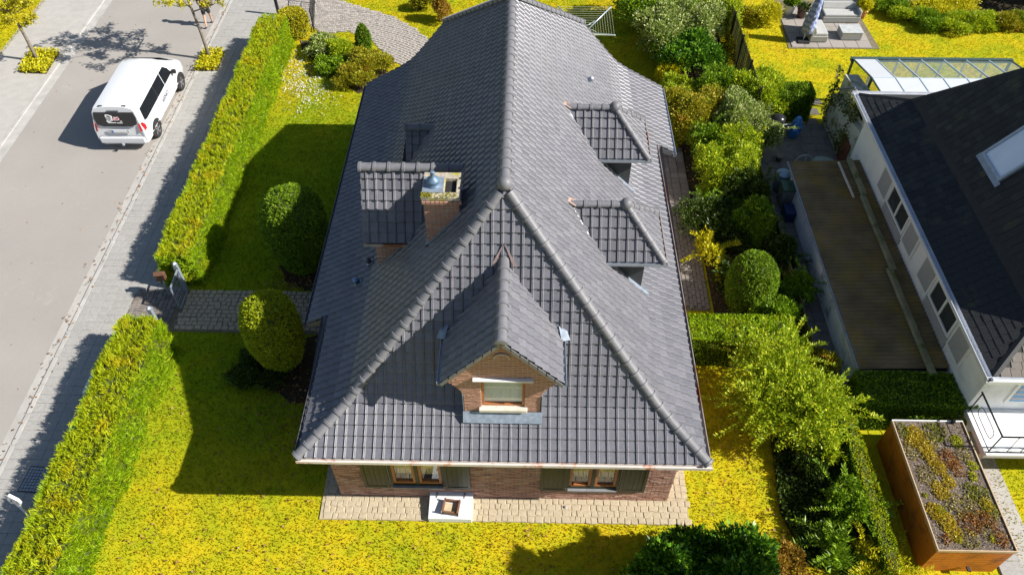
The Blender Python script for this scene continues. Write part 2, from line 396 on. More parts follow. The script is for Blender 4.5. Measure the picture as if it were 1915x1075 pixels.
def tile_face(prof, es, lims, s_start, individual=False, skip=None, gauge=TG):
    """prof(t)->point at s=0; es along the eave; lims(t)->(smin,smax)"""
    t=0; out=0; L=prof('len'); rows=int(round(L/gauge)); g=L/rows
    for k in range(rows):
        p0=prof(k*g); p1=prof((k+1)*g); et=(p1-p0).normalized(); n=es.cross(et)
        if n.z<0: n=-n
        b=lims(k*g); tt=lims(min(L,(k+1)*g+.01)); lo=min(b[0],tt[0]); hi=max(b[1],tt[1])
        j=math.floor((lo-s_start)/TW)
        while s_start+j*TW<hi:
            s=s_start+j*TW; j+=1
            if s+TW<=lo: continue
            full = s>=max(b[0],tt[0])-.002 and s+TW<=min(b[1],tt[1])+.002
            M=frame(p0+es*s,es,et,n)
            if skip and skip(p0+es*(s+TW/2)+et*(g/2)): continue
            if full and individual and NFULL[0]<300:
                NFULL[0]+=1; link('tile',TME,house,M)
            else:
                vv=tile_verts(b,tt,s) if not full else tile_verts()
                TILES.add([M@Vector(p) for p in vv],TF)
def polyline(pts):
    P=[Vector(p) for p in pts]; acc=[0]
    for a,b in zip(P,P[1:]): acc.append(acc[-1]+(b-a).length)
    def f(t):
        if t=='len': return acc[-1]
        t=max(0,min(t,acc[-1]))
        for i in range(len(P)-1):
            if t<=acc[i+1]+1e-9: return P[i].lerp(P[i+1],(t-acc[i])/(acc[i+1]-acc[i]))
        return P[-1]
    return f
# front slope
pf=polyline([(0,y,z) for y,z in zip(FYP,FZP)])
def fl(t):
    p=pf(t); x=xs(p.z); return (-x,x)
FD=.88                                                     # plane of the front dormer's gable wall
def in_front_dormer(p): return abs(p.x)<.86 and p.y>FD+.05 and p.z<6.3 and abs(p.x)<.86
tile_face(pf,Vector((1,0,0)),fl,-4.65,True)
# side slopes: lower wings start further out
for sgn in (-1,1):
    pr=polyline([(sgn*x,0,z) for x,z in list(zip(SXP,SZP))[::-1]])
    def lm(t,pr=pr,sgn=sgn):
        p=pr(t); z=p.z; y0=yf(z) if z>3.2225 else 0; y1=yback(z)
        if abs(p.x)>EW+.02:
            if sgn<0: y0=Y1
            else: y0=Y3
        return (y0,y1)
    if sgn<0: tile_face(pr,Vector((0,1,0)),lm,0.02)
    else:
        # the tile's roll side runs the other way round on this slope: mirror along y
        pr2=polyline([(x,0,z) for x,z in list(zip(SXP,SZP))[::-1]])
        tile_face(pr2,Vector((0,-1,0)),lambda t:tuple(sorted((-lm(t)[0],-lm(t)[1]))),0.02)
ph=polyline([(0,Y2,ZH),(0,YB,ZR)])
tile_face(ph,Vector((-1,0,0)),lambda t:(-xs(ph(t).z),xs(ph(t).z)),-2.3)
# deck below the tiles
d=MB(); off=-.03
hip=[(-xs(z),yf(z),z+off) for z in FZP]; hipr=[(-x,y,z) for x,y,z in hip]
lv=[z for z in SZP[::-1] if z>3.3]
for a_,b_ in zip(FZP,FZP[1:]): d.poly([(-xs(a_),yf(a_),a_+off),(xs(a_),yf(a_),a_+off),(xs(b_)+.001,yf(b_),b_+off),(-xs(b_)-.001,yf(b_),b_+off)])
for sgn in (-1,1):
    front=[(sgn*xs(z),yf(z),z+off) for z in sorted(set(FZP+lv))]
    back=[(sgn*xs(z),yback(z),z+off) for z in sorted(set([3.2225]+lv+[ZH,ZR]))]
    zz=sorted(set([3.2225]+lv+FZP+[ZH,ZR]))
    for a,b in zip(zz,zz[1:]):
        d.poly([(sgn*xs(a),yf(a),a+off),(sgn*xs(b),yf(b),b+off),(sgn*xs(b),yback(b),b+off),(sgn*xs(a),yback(a),a+off)])
    ya=Y1 if sgn<0 else Y3
    d.poly([(sgn*EW,ya,3.24+off),(sgn*EL,ya,2.8765+off),(sgn*EL,Y2,2.8765+off),(sgn*EW,Y2,3.24+off)])
d.poly([(-xs(ZH),Y2,ZH+off),(xs(ZH),Y2,ZH+off),(0,YB,ZR+off)])
d.build('roof_deck',DECK,house,raw=True)
# ridge and hip caps
def cap_me(L=.335,r=.118):
    mb=MB(); n=9; sec=[]
    for (y,rr) in ((-.03,r*1.05),(-.022,r*1.24),(.035,r*1.24),(.042,r*1.04),(L+.03,r*.98)):
        sec.append([(rr*math.cos(PI*k/(n-1)*1.16-.08*PI), y, rr*.82*math.sin(PI*k/(n-1)*1.16-.08*PI)) for k in range(n)])
    vs=[p for s in sec for p in s]; fs=[(r_*n+k,r_*n+k+1,(r_+1)*n+k+1,(r_+1)*n+k) for r_ in range(4) for k in range(n-1)]
    vs+= [(0,-.02,-.02)]; m=len(vs)-1; fs+=[(k,k+1,m) for k in range(n-1)]
    mb.add(vs,fs); return mb.mesh('ridge_tile',RIDGE)
CAP=cap_me(); CAPS=cap_me(.30,.092)
for me in (CAP,CAPS): me.polygons.foreach_set('use_smooth',[True]*len(me.polygons)); me.update(); me.set_sharp_from_angle(angle=math.radians(35))
def caps(pts, me=CAP, step=.335, lift=.02, parent=None, name='ridge_tile'):
    f=polyline(pts); L=f('len'); n=max(1,int(round(L/step))); g=L/n
    for k in range(n):
        a=f(k*g); b=f((k+1)*g); ey=(b-a).normalized(); ex=ey.cross(Vector((0,0,1))).normalized(); ez=ex.cross(ey)
        link(name,me,parent or house,frame(a+Vector((0,0,lift)),ex,ey,ez)@Matrix.Diagonal((1,g/step,1,1)))
zs=[3.2225,3.64,3.9,4.42,6.2,7.98]
for sgn in (-1,1): caps([(sgn*xs(z),yf(z)+(.03 if z<3.3 else 0),z) for z in zs])
caps([(0,YR+.12,ZR),(0,YB,ZR)],lift=.03)
for sgn in (-1,1): caps([(sgn*xs(ZH),Y2-.02,ZH),(sgn*.04,YB+.06,ZR-.02)])
def ball(p,r,parent,name='finial'):
    mb=MB(); prof=[(r*math.sin(PI*k/10)+.001,-r*math.cos(PI*k/10)) for k in range(11)]
    return mb.lathe(prof,18,p).build(name,RIDGE,parent,True)
ball((0,YR+.02,ZR+.05),.165,house)
# gutters and fascia
def gutter(name,a,b,outn,mat,parent,w=.12,h=.09):
    a=Vector(a); b=Vector(b); o=Vector(outn); mb=MB(); up=Vector((0,0,1))
    sec=[(0,0),(0,-h),(w,-h),(w,.012),(w-.014,.012),(w-.014,-h+.014),(.014,-h+.014),(.014,0)]
    mb.prism([a+o*x+up*z for x,z in sec],b-a); return mb.build(name,mat,parent)
gutter('gutter',(-EW-.03,-.005,3.225),(EW+.12,-.005,3.225),(0,-1,0),GUTW,house,.10,.08)
gutter('gutter',(-EW-.005,.0,3.235),(-EW-.005,Y1+.02,3.235),(-1,0,0),GUTD,house,.10)
gutter('gutter',(-EL-.005,Y1-.06,2.87),(-EL-.005,Y2,2.87),(-1,0,0),GUTD,house,.10)
gutter('gutter',(EW+.005,.0,3.235),(EW+.005,Y3+.02,3.235),(1,0,0),GUTR,house,.10)
gutter('gutter',(EL+.005,Y3-.05,2.87),(EL+.005,Y2,2.87),(1,0,0),ZINC,house,.10)
gutter('gutter',(-xs(ZH)-.15,Y2+.03,ZH-.02),(xs(ZH)+.15,Y2+.03,ZH-.02),(0,1,0),WHITE,house,.13,.13)
for sgn in (-1,1):
    mb=MB(); ya=Y1 if sgn<0 else Y3
    mb.prism([(sgn*(EW-.02),ya-.02,3.22),(sgn*(EL+.05),ya-.02,2.86),(sgn*(EL+.05),ya-.02,2.72),(sgn*(EW-.02),ya-.02,3.06)],(0,.02,0))
    mb.build('verge_board',GUTD,house)
for sgn in (-1,1):                                       # verge boards at the back gable
    mb=MB()
    pts=[(sgn*xs(z),Y2+.012,z-.02) for z in (2.8765,3.24,3.63,3.9,4.29,ZH)]
    mb.prism(pts+[(x,y,z-.16) for x,y,z in pts[::-1]],(0,.02,0))
    mb.build('verge_board',GUTD,house)
# soffit
mb=MB(); mb.box((-EW+.02,.02,3.08),(EW-.02,.70,3.10)); mb.box((-EW+.02,.7,3.08),(-4.2,Y2-.1,3.10)); mb.box((4.2,.7,3.08),(EW-.02,Y2-.1,3.10)); mb.build('soffit',plain('soffit wood',(.10,.085,.06),.7),house)
# walls
WX=4.281; WY=.67
def bricks(mb, o, ux, un, width, height, skip=None, bl=.205, bh=.062, jx=.014, dep=.05, proud=.012):
    o=Vector(o); ux=Vector(ux); un=Vector(un); up=Vector((0,0,1)); r=0; z=0
    while z+bh*.5<height:
        h=min(bh-jx,height-z); x=-(bl/2 if r%2 else 0)
        while x<width:
            a=max(0,x); b=min(width,x+bl-jx); x+=bl
            if b-a<.02: continue
            if skip and skip(a,b,z,z+h): continue
            pr=proud+random.uniform(-.005,.006)
            c=o+ux*((a+b)/2)+up*(z+h/2)+un*(pr-dep/2)
            mb.obox(frame(c,ux,un,up),(b-a)/2,dep/2,h/2)
        z+=bh; r+=1
WINS=[(-2.9,-1.5),(1.6,2.95)]; WZ0,WZ1=.62,1.95
mb=MB()
xsplit=[-WX]+[v for w in WINS for v in w]+[WX]
for a,b in ((-WX,-2.9),(-1.5,1.6),(2.95,WX)): mb.box((a,WY,0),(b,WY+.25,3.15))
for a,b in WINS: mb.box((a,WY,0),(b,WY+.25,WZ0)); mb.box((a,WY,WZ1),(b,WY+.25,3.15))
mb.box((-WX,WY+.25,0),(-WX+.25,Y2-.35,3.1)); mb.box((WX-.25,WY+.25,0),(WX,Y2-.35,3.1)); 
mb.prism([(-WX+.25,Y2-.6,0),(WX-.25,Y2-.6,0),(WX-.25,Y2-.6,3.2),(xs(ZH),Y2-.6,ZH-.15),(-xs(ZH),Y2-.6,ZH-.15),(-WX+.25,Y2-.6,3.2)],(0,.24,0))
wall=mb.build('wall',MORTAR,house)
mb=MB()
def sk(a,b,z0,z1):
    for w in WINS:
        if b-WX>w[0] and a-WX<w[1] and z1>WZ0 and z0<WZ1: return True
    return False
bricks(mb,(-WX,WY,.0),(1,0,0),(0,-1,0),2*WX,3.08,sk)
bricks(mb,(WX,WY,.0),(0,1,0),(1,0,0),6.0,3.08); bricks(mb,(-WX,WY+5.2,.0),(0,-1,0),(-1,0,0),5.2,3.08)
tag(mb.build('bricks',BRICK,wall,raw=True),kind='stuff')
# front windows
for (a,b) in WINS:
    w=MB(); t=.075
    yy0,yy1=WY-.0,WY+.07
    for x0,x1 in ((a,a+t),(b-t,b)): w.box((x0,yy0,WZ0+.03),(x1,yy1,WZ1-.02))
    w.box((a+t,yy0,WZ0+.03),(b-t,yy1,WZ0+.11)); w.box((a+t,yy0,WZ1-.09),(b-t,yy1,WZ1-.02))
    mid=(a+b)/2
    win=w.build('window',SHUT,house)
    s=MB(); s.box((mid-.045,yy0-.004,WZ0+.112),(mid+.045,yy1-.002,WZ1-.092)); s.build('mullion',SHUT,win)
    s=MB(); s.box((a+.05,WY-.07,WZ0-.02),(b-.05,WY+.0,WZ0+.028)); s.build('sill',plain('bluestone',(.22,.23,.24),.5),win)
    for x0,x1 in ((a+t,mid-.047),(mid+.047,b-t)):
        s=MB(); e=.07; z0,z1=WZ0+.112,WZ1-.092
        s.box((x0,yy0+.02,z0),(x0+e,yy1+.03,z1)); s.box((x1-e,yy0+.02,z0),(x1,yy1+.03,z1)); s.box((x0+e,yy0+.02,z0),(x1-e,yy1+.03,z0+e)); s.box((x0+e,yy0+.02,z1-e),(x1-e,yy1+.03,z1))
        s.build('sash',WOODF,win)
        s=MB(); s.box((x0+e,yy1-.005,z0+e),(x1-e,yy1+.003,z1-e)); s.build('pane',GLASS,win)
        s=MB(); n=14; xx=np.linspace(x0+.02,x1-.02,n)
        for i in range(n-1):
            s.poly([(xx[i],WY+.2+.018*(i%2),z0+.16),(xx[i+1],WY+.2+.018*((i+1)%2),z0+.16),(xx[i+1],WY+.2+.018*((i+1)%2),z1),(xx[i],WY+.2+.018*(i%2),z1)])
        s.build('curtain',CURT,win)
    s=MB(); s.box((a+.01,WY+.245,WZ0+.01),(b-.01,WY+.26,WZ1-.01)); s.build('reveal_back',DARK,win)
    for x0,x1 in ((a-.66,a-.01),(b+.01,b+.66)):
        s=MB(); s.box((x0,WY-.045,WZ0-.01),(x1,WY-.015,WZ1-.08)); sh=s.build('shutter',SHUT,house)
        for xa,xb in ((x0,x0+.075),(x1-.075,x1)):
            s=MB(); s.box((xa,WY-.066,WZ0-.012),(xb,WY-.046,WZ1-.078)); s.build('stile',SHUT,sh)
        for za,zb in ((WZ0-.012,WZ0+.085),(WZ1-.175,WZ1-.078)):
            s=MB(); s.box((x0+.076,WY-.064,za),(x1-.076,WY-.046,zb)); s.build('rail',SHUT,sh)
        n=4; pw=(x1-x0-.16)/n
        for i in range(n):
            s=MB(); s.box((x0+.08+i*pw+.004,WY-.054,WZ0+.09),(x0+.08+(i+1)*pw-.004,WY-.046,WZ1-.18)); s.build('plank',SHUT,sh)
mb=MB(); mb.lathe([(.035,0),(.04,.03),(.02,.05)],10,(1.62,.42,.08)); mb.build('ground_socket',ZINC,house)
# ------------------------------------------------------------------ chimney
ch=link('chimney',None,house); CX0,CX1,CY0,CY1,CZ=-1.83,-1.05,4.18,4.95,7.36
mb=MB(); mb.box((CX0,CY0,5.7),(CX1,CY1,CZ)); mb.build('core',MORTAR,ch)
bm_=[0]
def chim_face(o,ux,un,width):
    mb=MB(); bricks(mb,o,ux,un,width,CZ-5.75)
    n=len(mb.v)//8
    for i in range(n):
        vs=mb.v[i*8:(i+1)*8]
        if o[1]==CY0 and un[1]<0:
            zr_=np.interp(abs(vs[0][0]),SXP,SZP)
            if vs[4][2]<zr_-.05: continue
            b=MB(); b.add(vs,[(0,3,2,1),(4,5,6,7),(0,1,5,4),(1,2,6,5),(2,3,7,6),(3,0,4,7)]); b.build('brick',BRICK,ch)
        else: CHB.add(vs,[(0,3,2,1),(4,5,6,7),(0,1,5,4),(1,2,6,5),(2,3,7,6),(3,0,4,7)])
CHB=MB()
chim_face((CX0,CY0,5.75),(1,0,0),(0,-1,0),CX1-CX0)
chim_face((CX1,CY0,5.75),(0,1,0),(1,0,0),CY1-CY0); chim_face((CX0,CY1,5.75),(0,-1,0),(-1,0,0),CY1-CY0); chim_face((CX1,CY1,5.75),(-1,0,0),(0,1,0),CX1-CX0)
tag(CHB.build('bricks',BRICK,ch,raw=True),kind='stuff')
CAPM=plain('chimney crown stone',(.42,.37,.29),.95,0,.3,14,.5,.2,((.36,.34,.04),5,.52,.62))
mb=MB(); x0,x1,y0,y1=CX0-.05,CX1+.05,CY0-.05,CY1+.05
mx,my0,my1=CX0+.46,CY0+.14,CY1-.16
mb.box((x0,y0,CZ),(x1,my0,CZ+.11)); mb.box((x0,my1,CZ),(x1,y1,CZ+.11)); mb.box((x0,my0,CZ),(mx,my1,CZ+.11)); mb.box((CX1-.06,my0,CZ),(x1,my1,CZ+.11))
bevel(mb.build('crown',CAPM,ch),.02)
mb=MB(); mb.box((mx+.002,my0+.002,CZ+.004),(CX1-.062,my1-.002,CZ+.012)); mb.build('flue_opening',DARK,ch)
x=x0+.02
while x<x1-.05:
    b=MB(); b.box((x,CY0-.075,CZ-.075),(x+.085,CY0-.012,CZ-.006)); b.build('brick',BRICK,ch); x+=.1
mb=MB(); c=(CX0+.2,CY0+.38,CZ+.11)
mb.lathe([(.17,0),(.17,.02),(.14,.03),(.14,.11),(.155,.13),(.145,.16),(.085,.21),(.05,.24),(.045,.36),(.06,.37),(.035,.38)],18,c); mb.build('flue_cowl',plain('cowl metal',(.12,.19,.28),.5,.2,.15,6),ch,True)
mb=MB(); mb.box((CX0-.03,CY0+.1,CZ+.112),(CX0+.44,CY0+.64,CZ+.122)); mb.build('cowl_plate',LEAD,ch)
# moss on the crown
P_=np.c_[RNG.uniform(x0,x0+.8,700),RNG.uniform(y0,y0+.16,700),np.full(700,CZ+.11)]; P_=P_[(P_[:,0]<x0+.22)|(RNG.random(700)<.25)]
leafmesh('moss',P_,RNG.normal(size=(len(P_),3))*[1,1,.4]+[0,0,.8],.035,.03,leafmat('moss',[(0,(.25,.25,.02)),(1,(.42,.38,.03))]),ch,'stuff')
# flashing at chimney foot
mb=MB()
for xa,xb in ((CX0-.06,CX0),(CX1,CX1+.05)):
    mb.prism([(xa,CY0-.06,np.interp(abs(xa),SXP,SZP)+.05),(xb,CY0-.06,np.interp(abs(xb),SXP,SZP)+.05),(xb,CY0-.06,np.interp(abs(xb),SXP,SZP)+.11),(xa,CY0-.06,np.interp(abs(xa),SXP,SZP)+.11)],(0,CY1-CY0+.1,0))
mb.prism([(CX0-.06,CY0-.06,np.interp(1.89,SXP,SZP)+.045),(CX1,CY0-.06,np.interp(1.05,SXP,SZP)+.045),(CX1,CY0-.06,np.interp(1.05,SXP,SZP)+.10),(CX0-.06,CY0-.06,np.interp(1.89,SXP,SZP)+.10)],(0,.04,0))
mb.build('flashing',LEAD,ch)
# ------------------------------------------------------------------ front dormer with brick gable
dm=link('dormer',None,house); tag(dm,'brick gabled dormer on the front slope with a small window')
RZ=6.72; DE=1.30; DZ=5.28; DF=.70                          # ridge height, half width, eave height, front edge
SL=(RZ-DZ)/DE
def ymeet(z): return yf(z)
for sgn in (-1,1):
    a=Vector((sgn*DE,0,DZ)); b=Vector((0,0,RZ)); pr=polyline([a,b])
    lim=lambda t,pr=pr:(DF,ymeet(pr(t).z)+.10)
    if sgn<0: tile_face(pr,Vector((0,1,0)),lim,DF)
    else: tile_face(pr,Vector((0,-1,0)),lambda t,lim=lim:(-lim(t)[1],-lim(t)[0]),-DF-TW*20)
    mb=MB(); mb.prism([(sgn*DE,DF+.01,DZ-.03),(0,DF+.01,RZ-.03),(0,ymeet(RZ),RZ-.03),(sgn*DE,ymeet(DZ),DZ-.03)],(0,0,-.05)); mb.build('roof_slab',DECK,dm)
    gutter('gutter',(sgn*(DE+.005),DF,DZ),(sgn*(DE+.005),ymeet(DZ)+.05,DZ),(sgn,0,0),ZINC,dm,.09,.08)
    # bargeboard / verge tiles
    k=0
    n=7
    for i in range(n):
        f0=i/n; f1=(i+1)/n-.015
        p=lambda f,dz:(sgn*DE*(1-f),DF-.02,DZ+(RZ-DZ)*f+dz)
        mb=MB(); mb.prism([p(f0,.03),p(f1,.03+.0),p(f1,-.10),p(f0,-.10)],(0,.06,0)); mb.build('verge_tile',RIDGE,dm)
    mb=MB(); mb.prism([(sgn*DE,ymeet(DZ)-.20,DZ+.03),(sgn*(DE+.20),ymeet(DZ)-.10,DZ-.04),(sgn*(DE+.12),ymeet(DZ)+.04,DZ+.12),(sgn*DE*.95,ymeet(DZ)+.10,DZ+.20)],(0,-.01,.02)); mb.build('flashing',LEAD,dm)
caps([(0,DF-.03,RZ),(0,ymeet(RZ)+.02,RZ)],CAP,.335,.03,dm)
mb=MB()
for sgn in (-1,1):
    mb.prism([(0,ymeet(RZ+.32),RZ+.38),(sgn*.06,ymeet(RZ+.22),RZ+.28),(sgn*.30,ymeet(RZ-.14),RZ-.08),(sgn*.20,ymeet(RZ-.14),RZ-.08)],(0,-.02,.02))
mb.build('valley_flashing',plain('copper lead',(.30,.22,.20),.5,.2,.3,6),dm)
prof=[(-.86,3.66),(.86,3.66),(.86,4.45),(.89,4.72),(.98,4.92),(1.12,5.0),(1.16,5.05),(1.16,5.40),(0,RZ-.12),(-1.16,5.40),(-1.16,5.05),(-1.12,5.0),(-.98,4.92),(-.89,4.72),(-.86,4.45)]
wl=link('wall',None,dm); BASEZ=3.66
def infr(x,z):
    if z>RZ-.13-abs(x)*SL*.98: return False
    if z>=5.02: return abs(x)<1.16
    if z<4.45: return abs(x)<.86
    return abs(x)<.86+.30*((z-4.45)/.57)**2.2
DW0,DW1,DWZ0,DWZ1=-.47,.50,4.12,5.20
mb=MB()
for a,b in ((-.85,DW0),(DW1,.85)): mb.box((a,FD+.0,3.5),(b,FD+.2,4.5))
mb.box((DW0,FD,3.5),(DW1,FD+.2,DWZ0)); mb.prism([(-.86,FD,4.5),(DW0,FD,4.5),(DW0,FD,5.20),(-1.12,FD,5.20),(-1.1,FD,5.0),(-.95,FD,4.86)],(0,.2,0)); mb.prism([(.86,FD,4.5),(DW1,FD,4.5),(DW1,FD,5.20),(1.12,FD,5.20),(1.1,FD,5.0),(.95,FD,4.86)],(0,.2,0))
mb.prism([(-1.12,FD,5.20),(1.12,FD,5.20),(1.12,FD,5.36),(0,FD,RZ-.14),(-1.12,FD,5.36)],(0,.2,0))
for sgn in (-1,1):
    mb.prism([(sgn*.82,FD+.2,3.7),(sgn*.82,FD+.2,5.4),(sgn*.82,ymeet(5.6),5.4),(sgn*.82,ymeet(4.2),3.9)],(sgn*.02,0,0))
mb.build('wall_core',MORTAR,dm)
def halfw(z):
    w=.86 if z<4.45 else (.86+.30*((z-4.45)/.57)**2.2 if z<5.02 else 1.16)
    return min(w,(RZ-.10-z)/SL)
bb=MB(); z=3.66; r_=0
while z<RZ-.16:
    hwz=min(halfw(z+.01),halfw(z+.05)); segs=[(-hwz,hwz)]
    if z+.05>DWZ0-.14 and z<DWZ1: segs=[(-hwz,DW0),(DW1,hwz)]
    for lo_,hi_ in segs:
        x=-1.4-(.1 if r_%2 else 0)
        while x<hi_:
            a_=max(lo_,x); b_=min(hi_,x+.191); x+=.205
            if b_-a_<.025: continue
            bb.obox(frame(Vector(((a_+b_)/2,FD-.010+.025+random.uniform(-.005,.005),z+.024)),Vector((1,0,0)),Vector((0,1,0)),Vector((0,0,1))),(b_-a_)/2,.025,.024)
    z+=.062; r_+=1
n=len(bb.v)//8; FCS=[(0,3,2,1),(4,5,6,7),(0,1,5,4),(1,2,6,5),(2,3,7,6),(3,0,4,7)]
for i in range(n):
    b=MB(); b.add(bb.v[i*8:(i+1)*8],FCS); b.build('brick',BRICK,dm)
bpy.data.objects.remove(wl)
mb=MB(); mb.box((DW0-.16,FD-.10,DWZ1+.02),(DW1+.18,FD+.0,DWZ1+.055)); mb.build('lintel_flashing',WHITE,dm)
mb=MB(); mb.box((DW0-.06,FD-.10,DWZ0-.11),(DW1+.06,FD+.02,DWZ0-.005)); bevel(mb.build('sill',plain('sill stone',(.60,.55,.47),.7),dm),.015)
mb=MB(); t=.06
mb.box((DW0,FD+.03,DWZ0),(DW0+t,FD+.10,DWZ1)); mb.box((DW1-t,FD+.03,DWZ0),(DW1,FD+.10,DWZ1)); mb.box((DW0+t,FD+.03,DWZ0),(DW1-t,FD+.10,DWZ0+t)); mb.box((DW0+t,FD+.03,DWZ1-t),(DW1-t,FD+.10,DWZ1)); mb.build('window_frame',WOODF,dm)
mb=MB(); mb.box((DW0+t,FD+.07,DWZ0+t),(DW1-t,FD+.075,DWZ1-t)); mb.build('pane',GLASS,dm)
mb=MB(); mb.box((DW0+t,FD+.10,DWZ0+t),(DW1-t,FD+.11,DWZ1-t)); mb.build('blind',WINB,dm)
mb=MB(); mb.tube([(.22*math.cos(PI*k/8)*.75,FD-.03,5.98+.22*math.sin(PI*k/8)*.75) for k in range(9)],.022,8); mb.build('gable_arch',plain('pale stone',(.45,.40,.33),.8),dm,True)
mb=MB()                                                     # lead apron below and beside the gable
mb.prism([(-.90,FD-.02,3.92),(.90,FD-.02,3.92),(.90,FD-.19,3.70),(-.90,FD-.19,3.70)],(0,-.006,.03))
for sgn in (-1,1): mb.prism([(sgn*.875,FD-.03,3.70),(sgn*.875,FD-.03,4.6),(sgn*.875,ymeet(4.75),4.65),(sgn*.875,ymeet(3.9),3.8)],(sgn*.015,0,0))
mb.build('flashing',LEAD,dm)
# ------------------------------------------------------------------ hipped dormers on the right slope
def right_dormer(yc,label):
    dm=link('dormer',None,house); tag(dm,label)
    rz=6.26; ez=5.20; hw=.90; xb=2.90; xe=3.88; xm=xs(rz)
    # south and north slopes
    for sgn in (-1,1):
        pr=polyline([(0,yc+sgn*hw,ez),(0,yc,rz)])
        def lim(t,pr=pr):
            z=pr(t).z; f=(z-ez)/(rz-ez); return (xs(z)-.02, xe+(xb-xe)*f)
        if sgn<0: tile_face(pr,Vector((1,0,0)),lim,xe-TW*20)
        else: tile_face(pr,Vector((-1,0,0)),lambda t,lim=lim:(-lim(t)[1],-lim(t)[0]),-xe)
        mb=MB(); mb.prism([(xs(ez),yc+sgn*hw,ez-.03),(xe,yc+sgn*hw,ez-.03),(xb,yc,rz-.03),(xs(rz),yc,rz-.03)],(0,0,-.04)); mb.build('roof_slab',DECK,dm)
        gutter('gutter',(xs(ez)-.02,yc+sgn*(hw+.005),ez+.0),(xe+.06,yc+sgn*(hw+.005),ez+.0),(0,sgn,0),ZINC,dm,.08,.07)
        # cheek
        mb=MB(); yk=yc+sgn*(hw-.22); xf=xe-.42
        mb.prism([(xs(ez-.02),yk,ez-.03),(xf,yk,ez-.03),(xf,yk,float(np.interp(xf,SXP,SZP))-.05)],(0,sgn*.02,0)); mb.build('cheek',plain('slate cladding',(.05,.052,.056),.7),dm)
        caps([(xe,yc+sgn*hw,ez),(xb,yc,rz)],CAPS,.30,.02,dm)
        mb=MB(); mb.prism([(xs(ez-.02)-.10,yk+sgn*.02,ez-.03),(xf+.22,yk+sgn*.02,float(np.interp(xf+.22,SXP,SZP))+.03),(xf+.22,yk+sgn*.14,float(np.interp(xf+.22,SXP,SZP))+.03),(xs(ez-.02)-.10,yk+sgn*.14,ez-.03)],(0,0,.025)); mb.build('flashing',LEAD,dm)
        mb=MB(); mb.prism([(xs(ez)-.12,yc+sgn*(hw+.06),ez+.05),(xs(ez)+.0,yc+sgn*(hw+.06),ez-.02),(xs(rz)+.02,yc+sgn*.04,rz+.04),(xs(rz)-.10,yc+sgn*.04,rz+.12)],(0,0,.015)); mb.build('valley',GUTD,dm)
    pr=polyline([(xe,0,ez),(xb,0,rz)])
    def lim2(t):
        z=pr(t).z; f=(z-ez)/(rz-ez); return (-(yc+hw*(1-f)),-(yc-hw*(1-f)))
    tile_face(pr,Vector((0,-1,0)),lim2,-yc-hw)
    mb=MB(); mb.prism([(xe,yc-hw,ez-.03),(xe,yc+hw,ez-.03),(xb,yc,rz-.03)],(0,0,-.04)); mb.build('roof_slab',DECK,dm)
    gutter('gutter',(xe+.005,yc-hw-.06,ez),(xe+.005,yc+hw+.06,ez),(1,0,0),GUTR,dm,.08,.07)
    caps([(xm+.0,yc,rz),(xb,yc,rz)],CAPS,.30,.02,dm)
    ball((xb,yc,rz+.04),.15,dm)
    xf=xe-.42; zb=float(np.interp(xf,SXP,SZP))
    mb=MB(); mb.box((xf-.05,yc-hw+.22,zb-.1),(xf,yc+hw-.22,ez-.03)); mb.build('front_wall',plain('dormer timber',(.30,.16,.09),.6),dm)
    mb=MB(); mb.box((xf,yc-hw+.36,zb+.12),(xf+.012,yc+hw-.36,ez-.12)); mb.build('pane',plain('dark glass',(.03,.035,.04),.08),dm)
    mb=MB(); mb.prism([(xm-.10,yc-.06,rz+.13),(xm-.10,yc+.10,rz+.13),(xm+.12,yc+.13,rz+.02),(xm+.12,yc-.13,rz+.02)],(0,0,.03)); mb.build('valley_flashing',plain('copper stained lead',(.42,.28,.23),.5,.2,.3,8),dm)
right_dormer(5.30,'hipped dormer on the sunny slope, nearer the street front')
right_dormer(9.25,'hipped dormer on the sunny slope, further back')
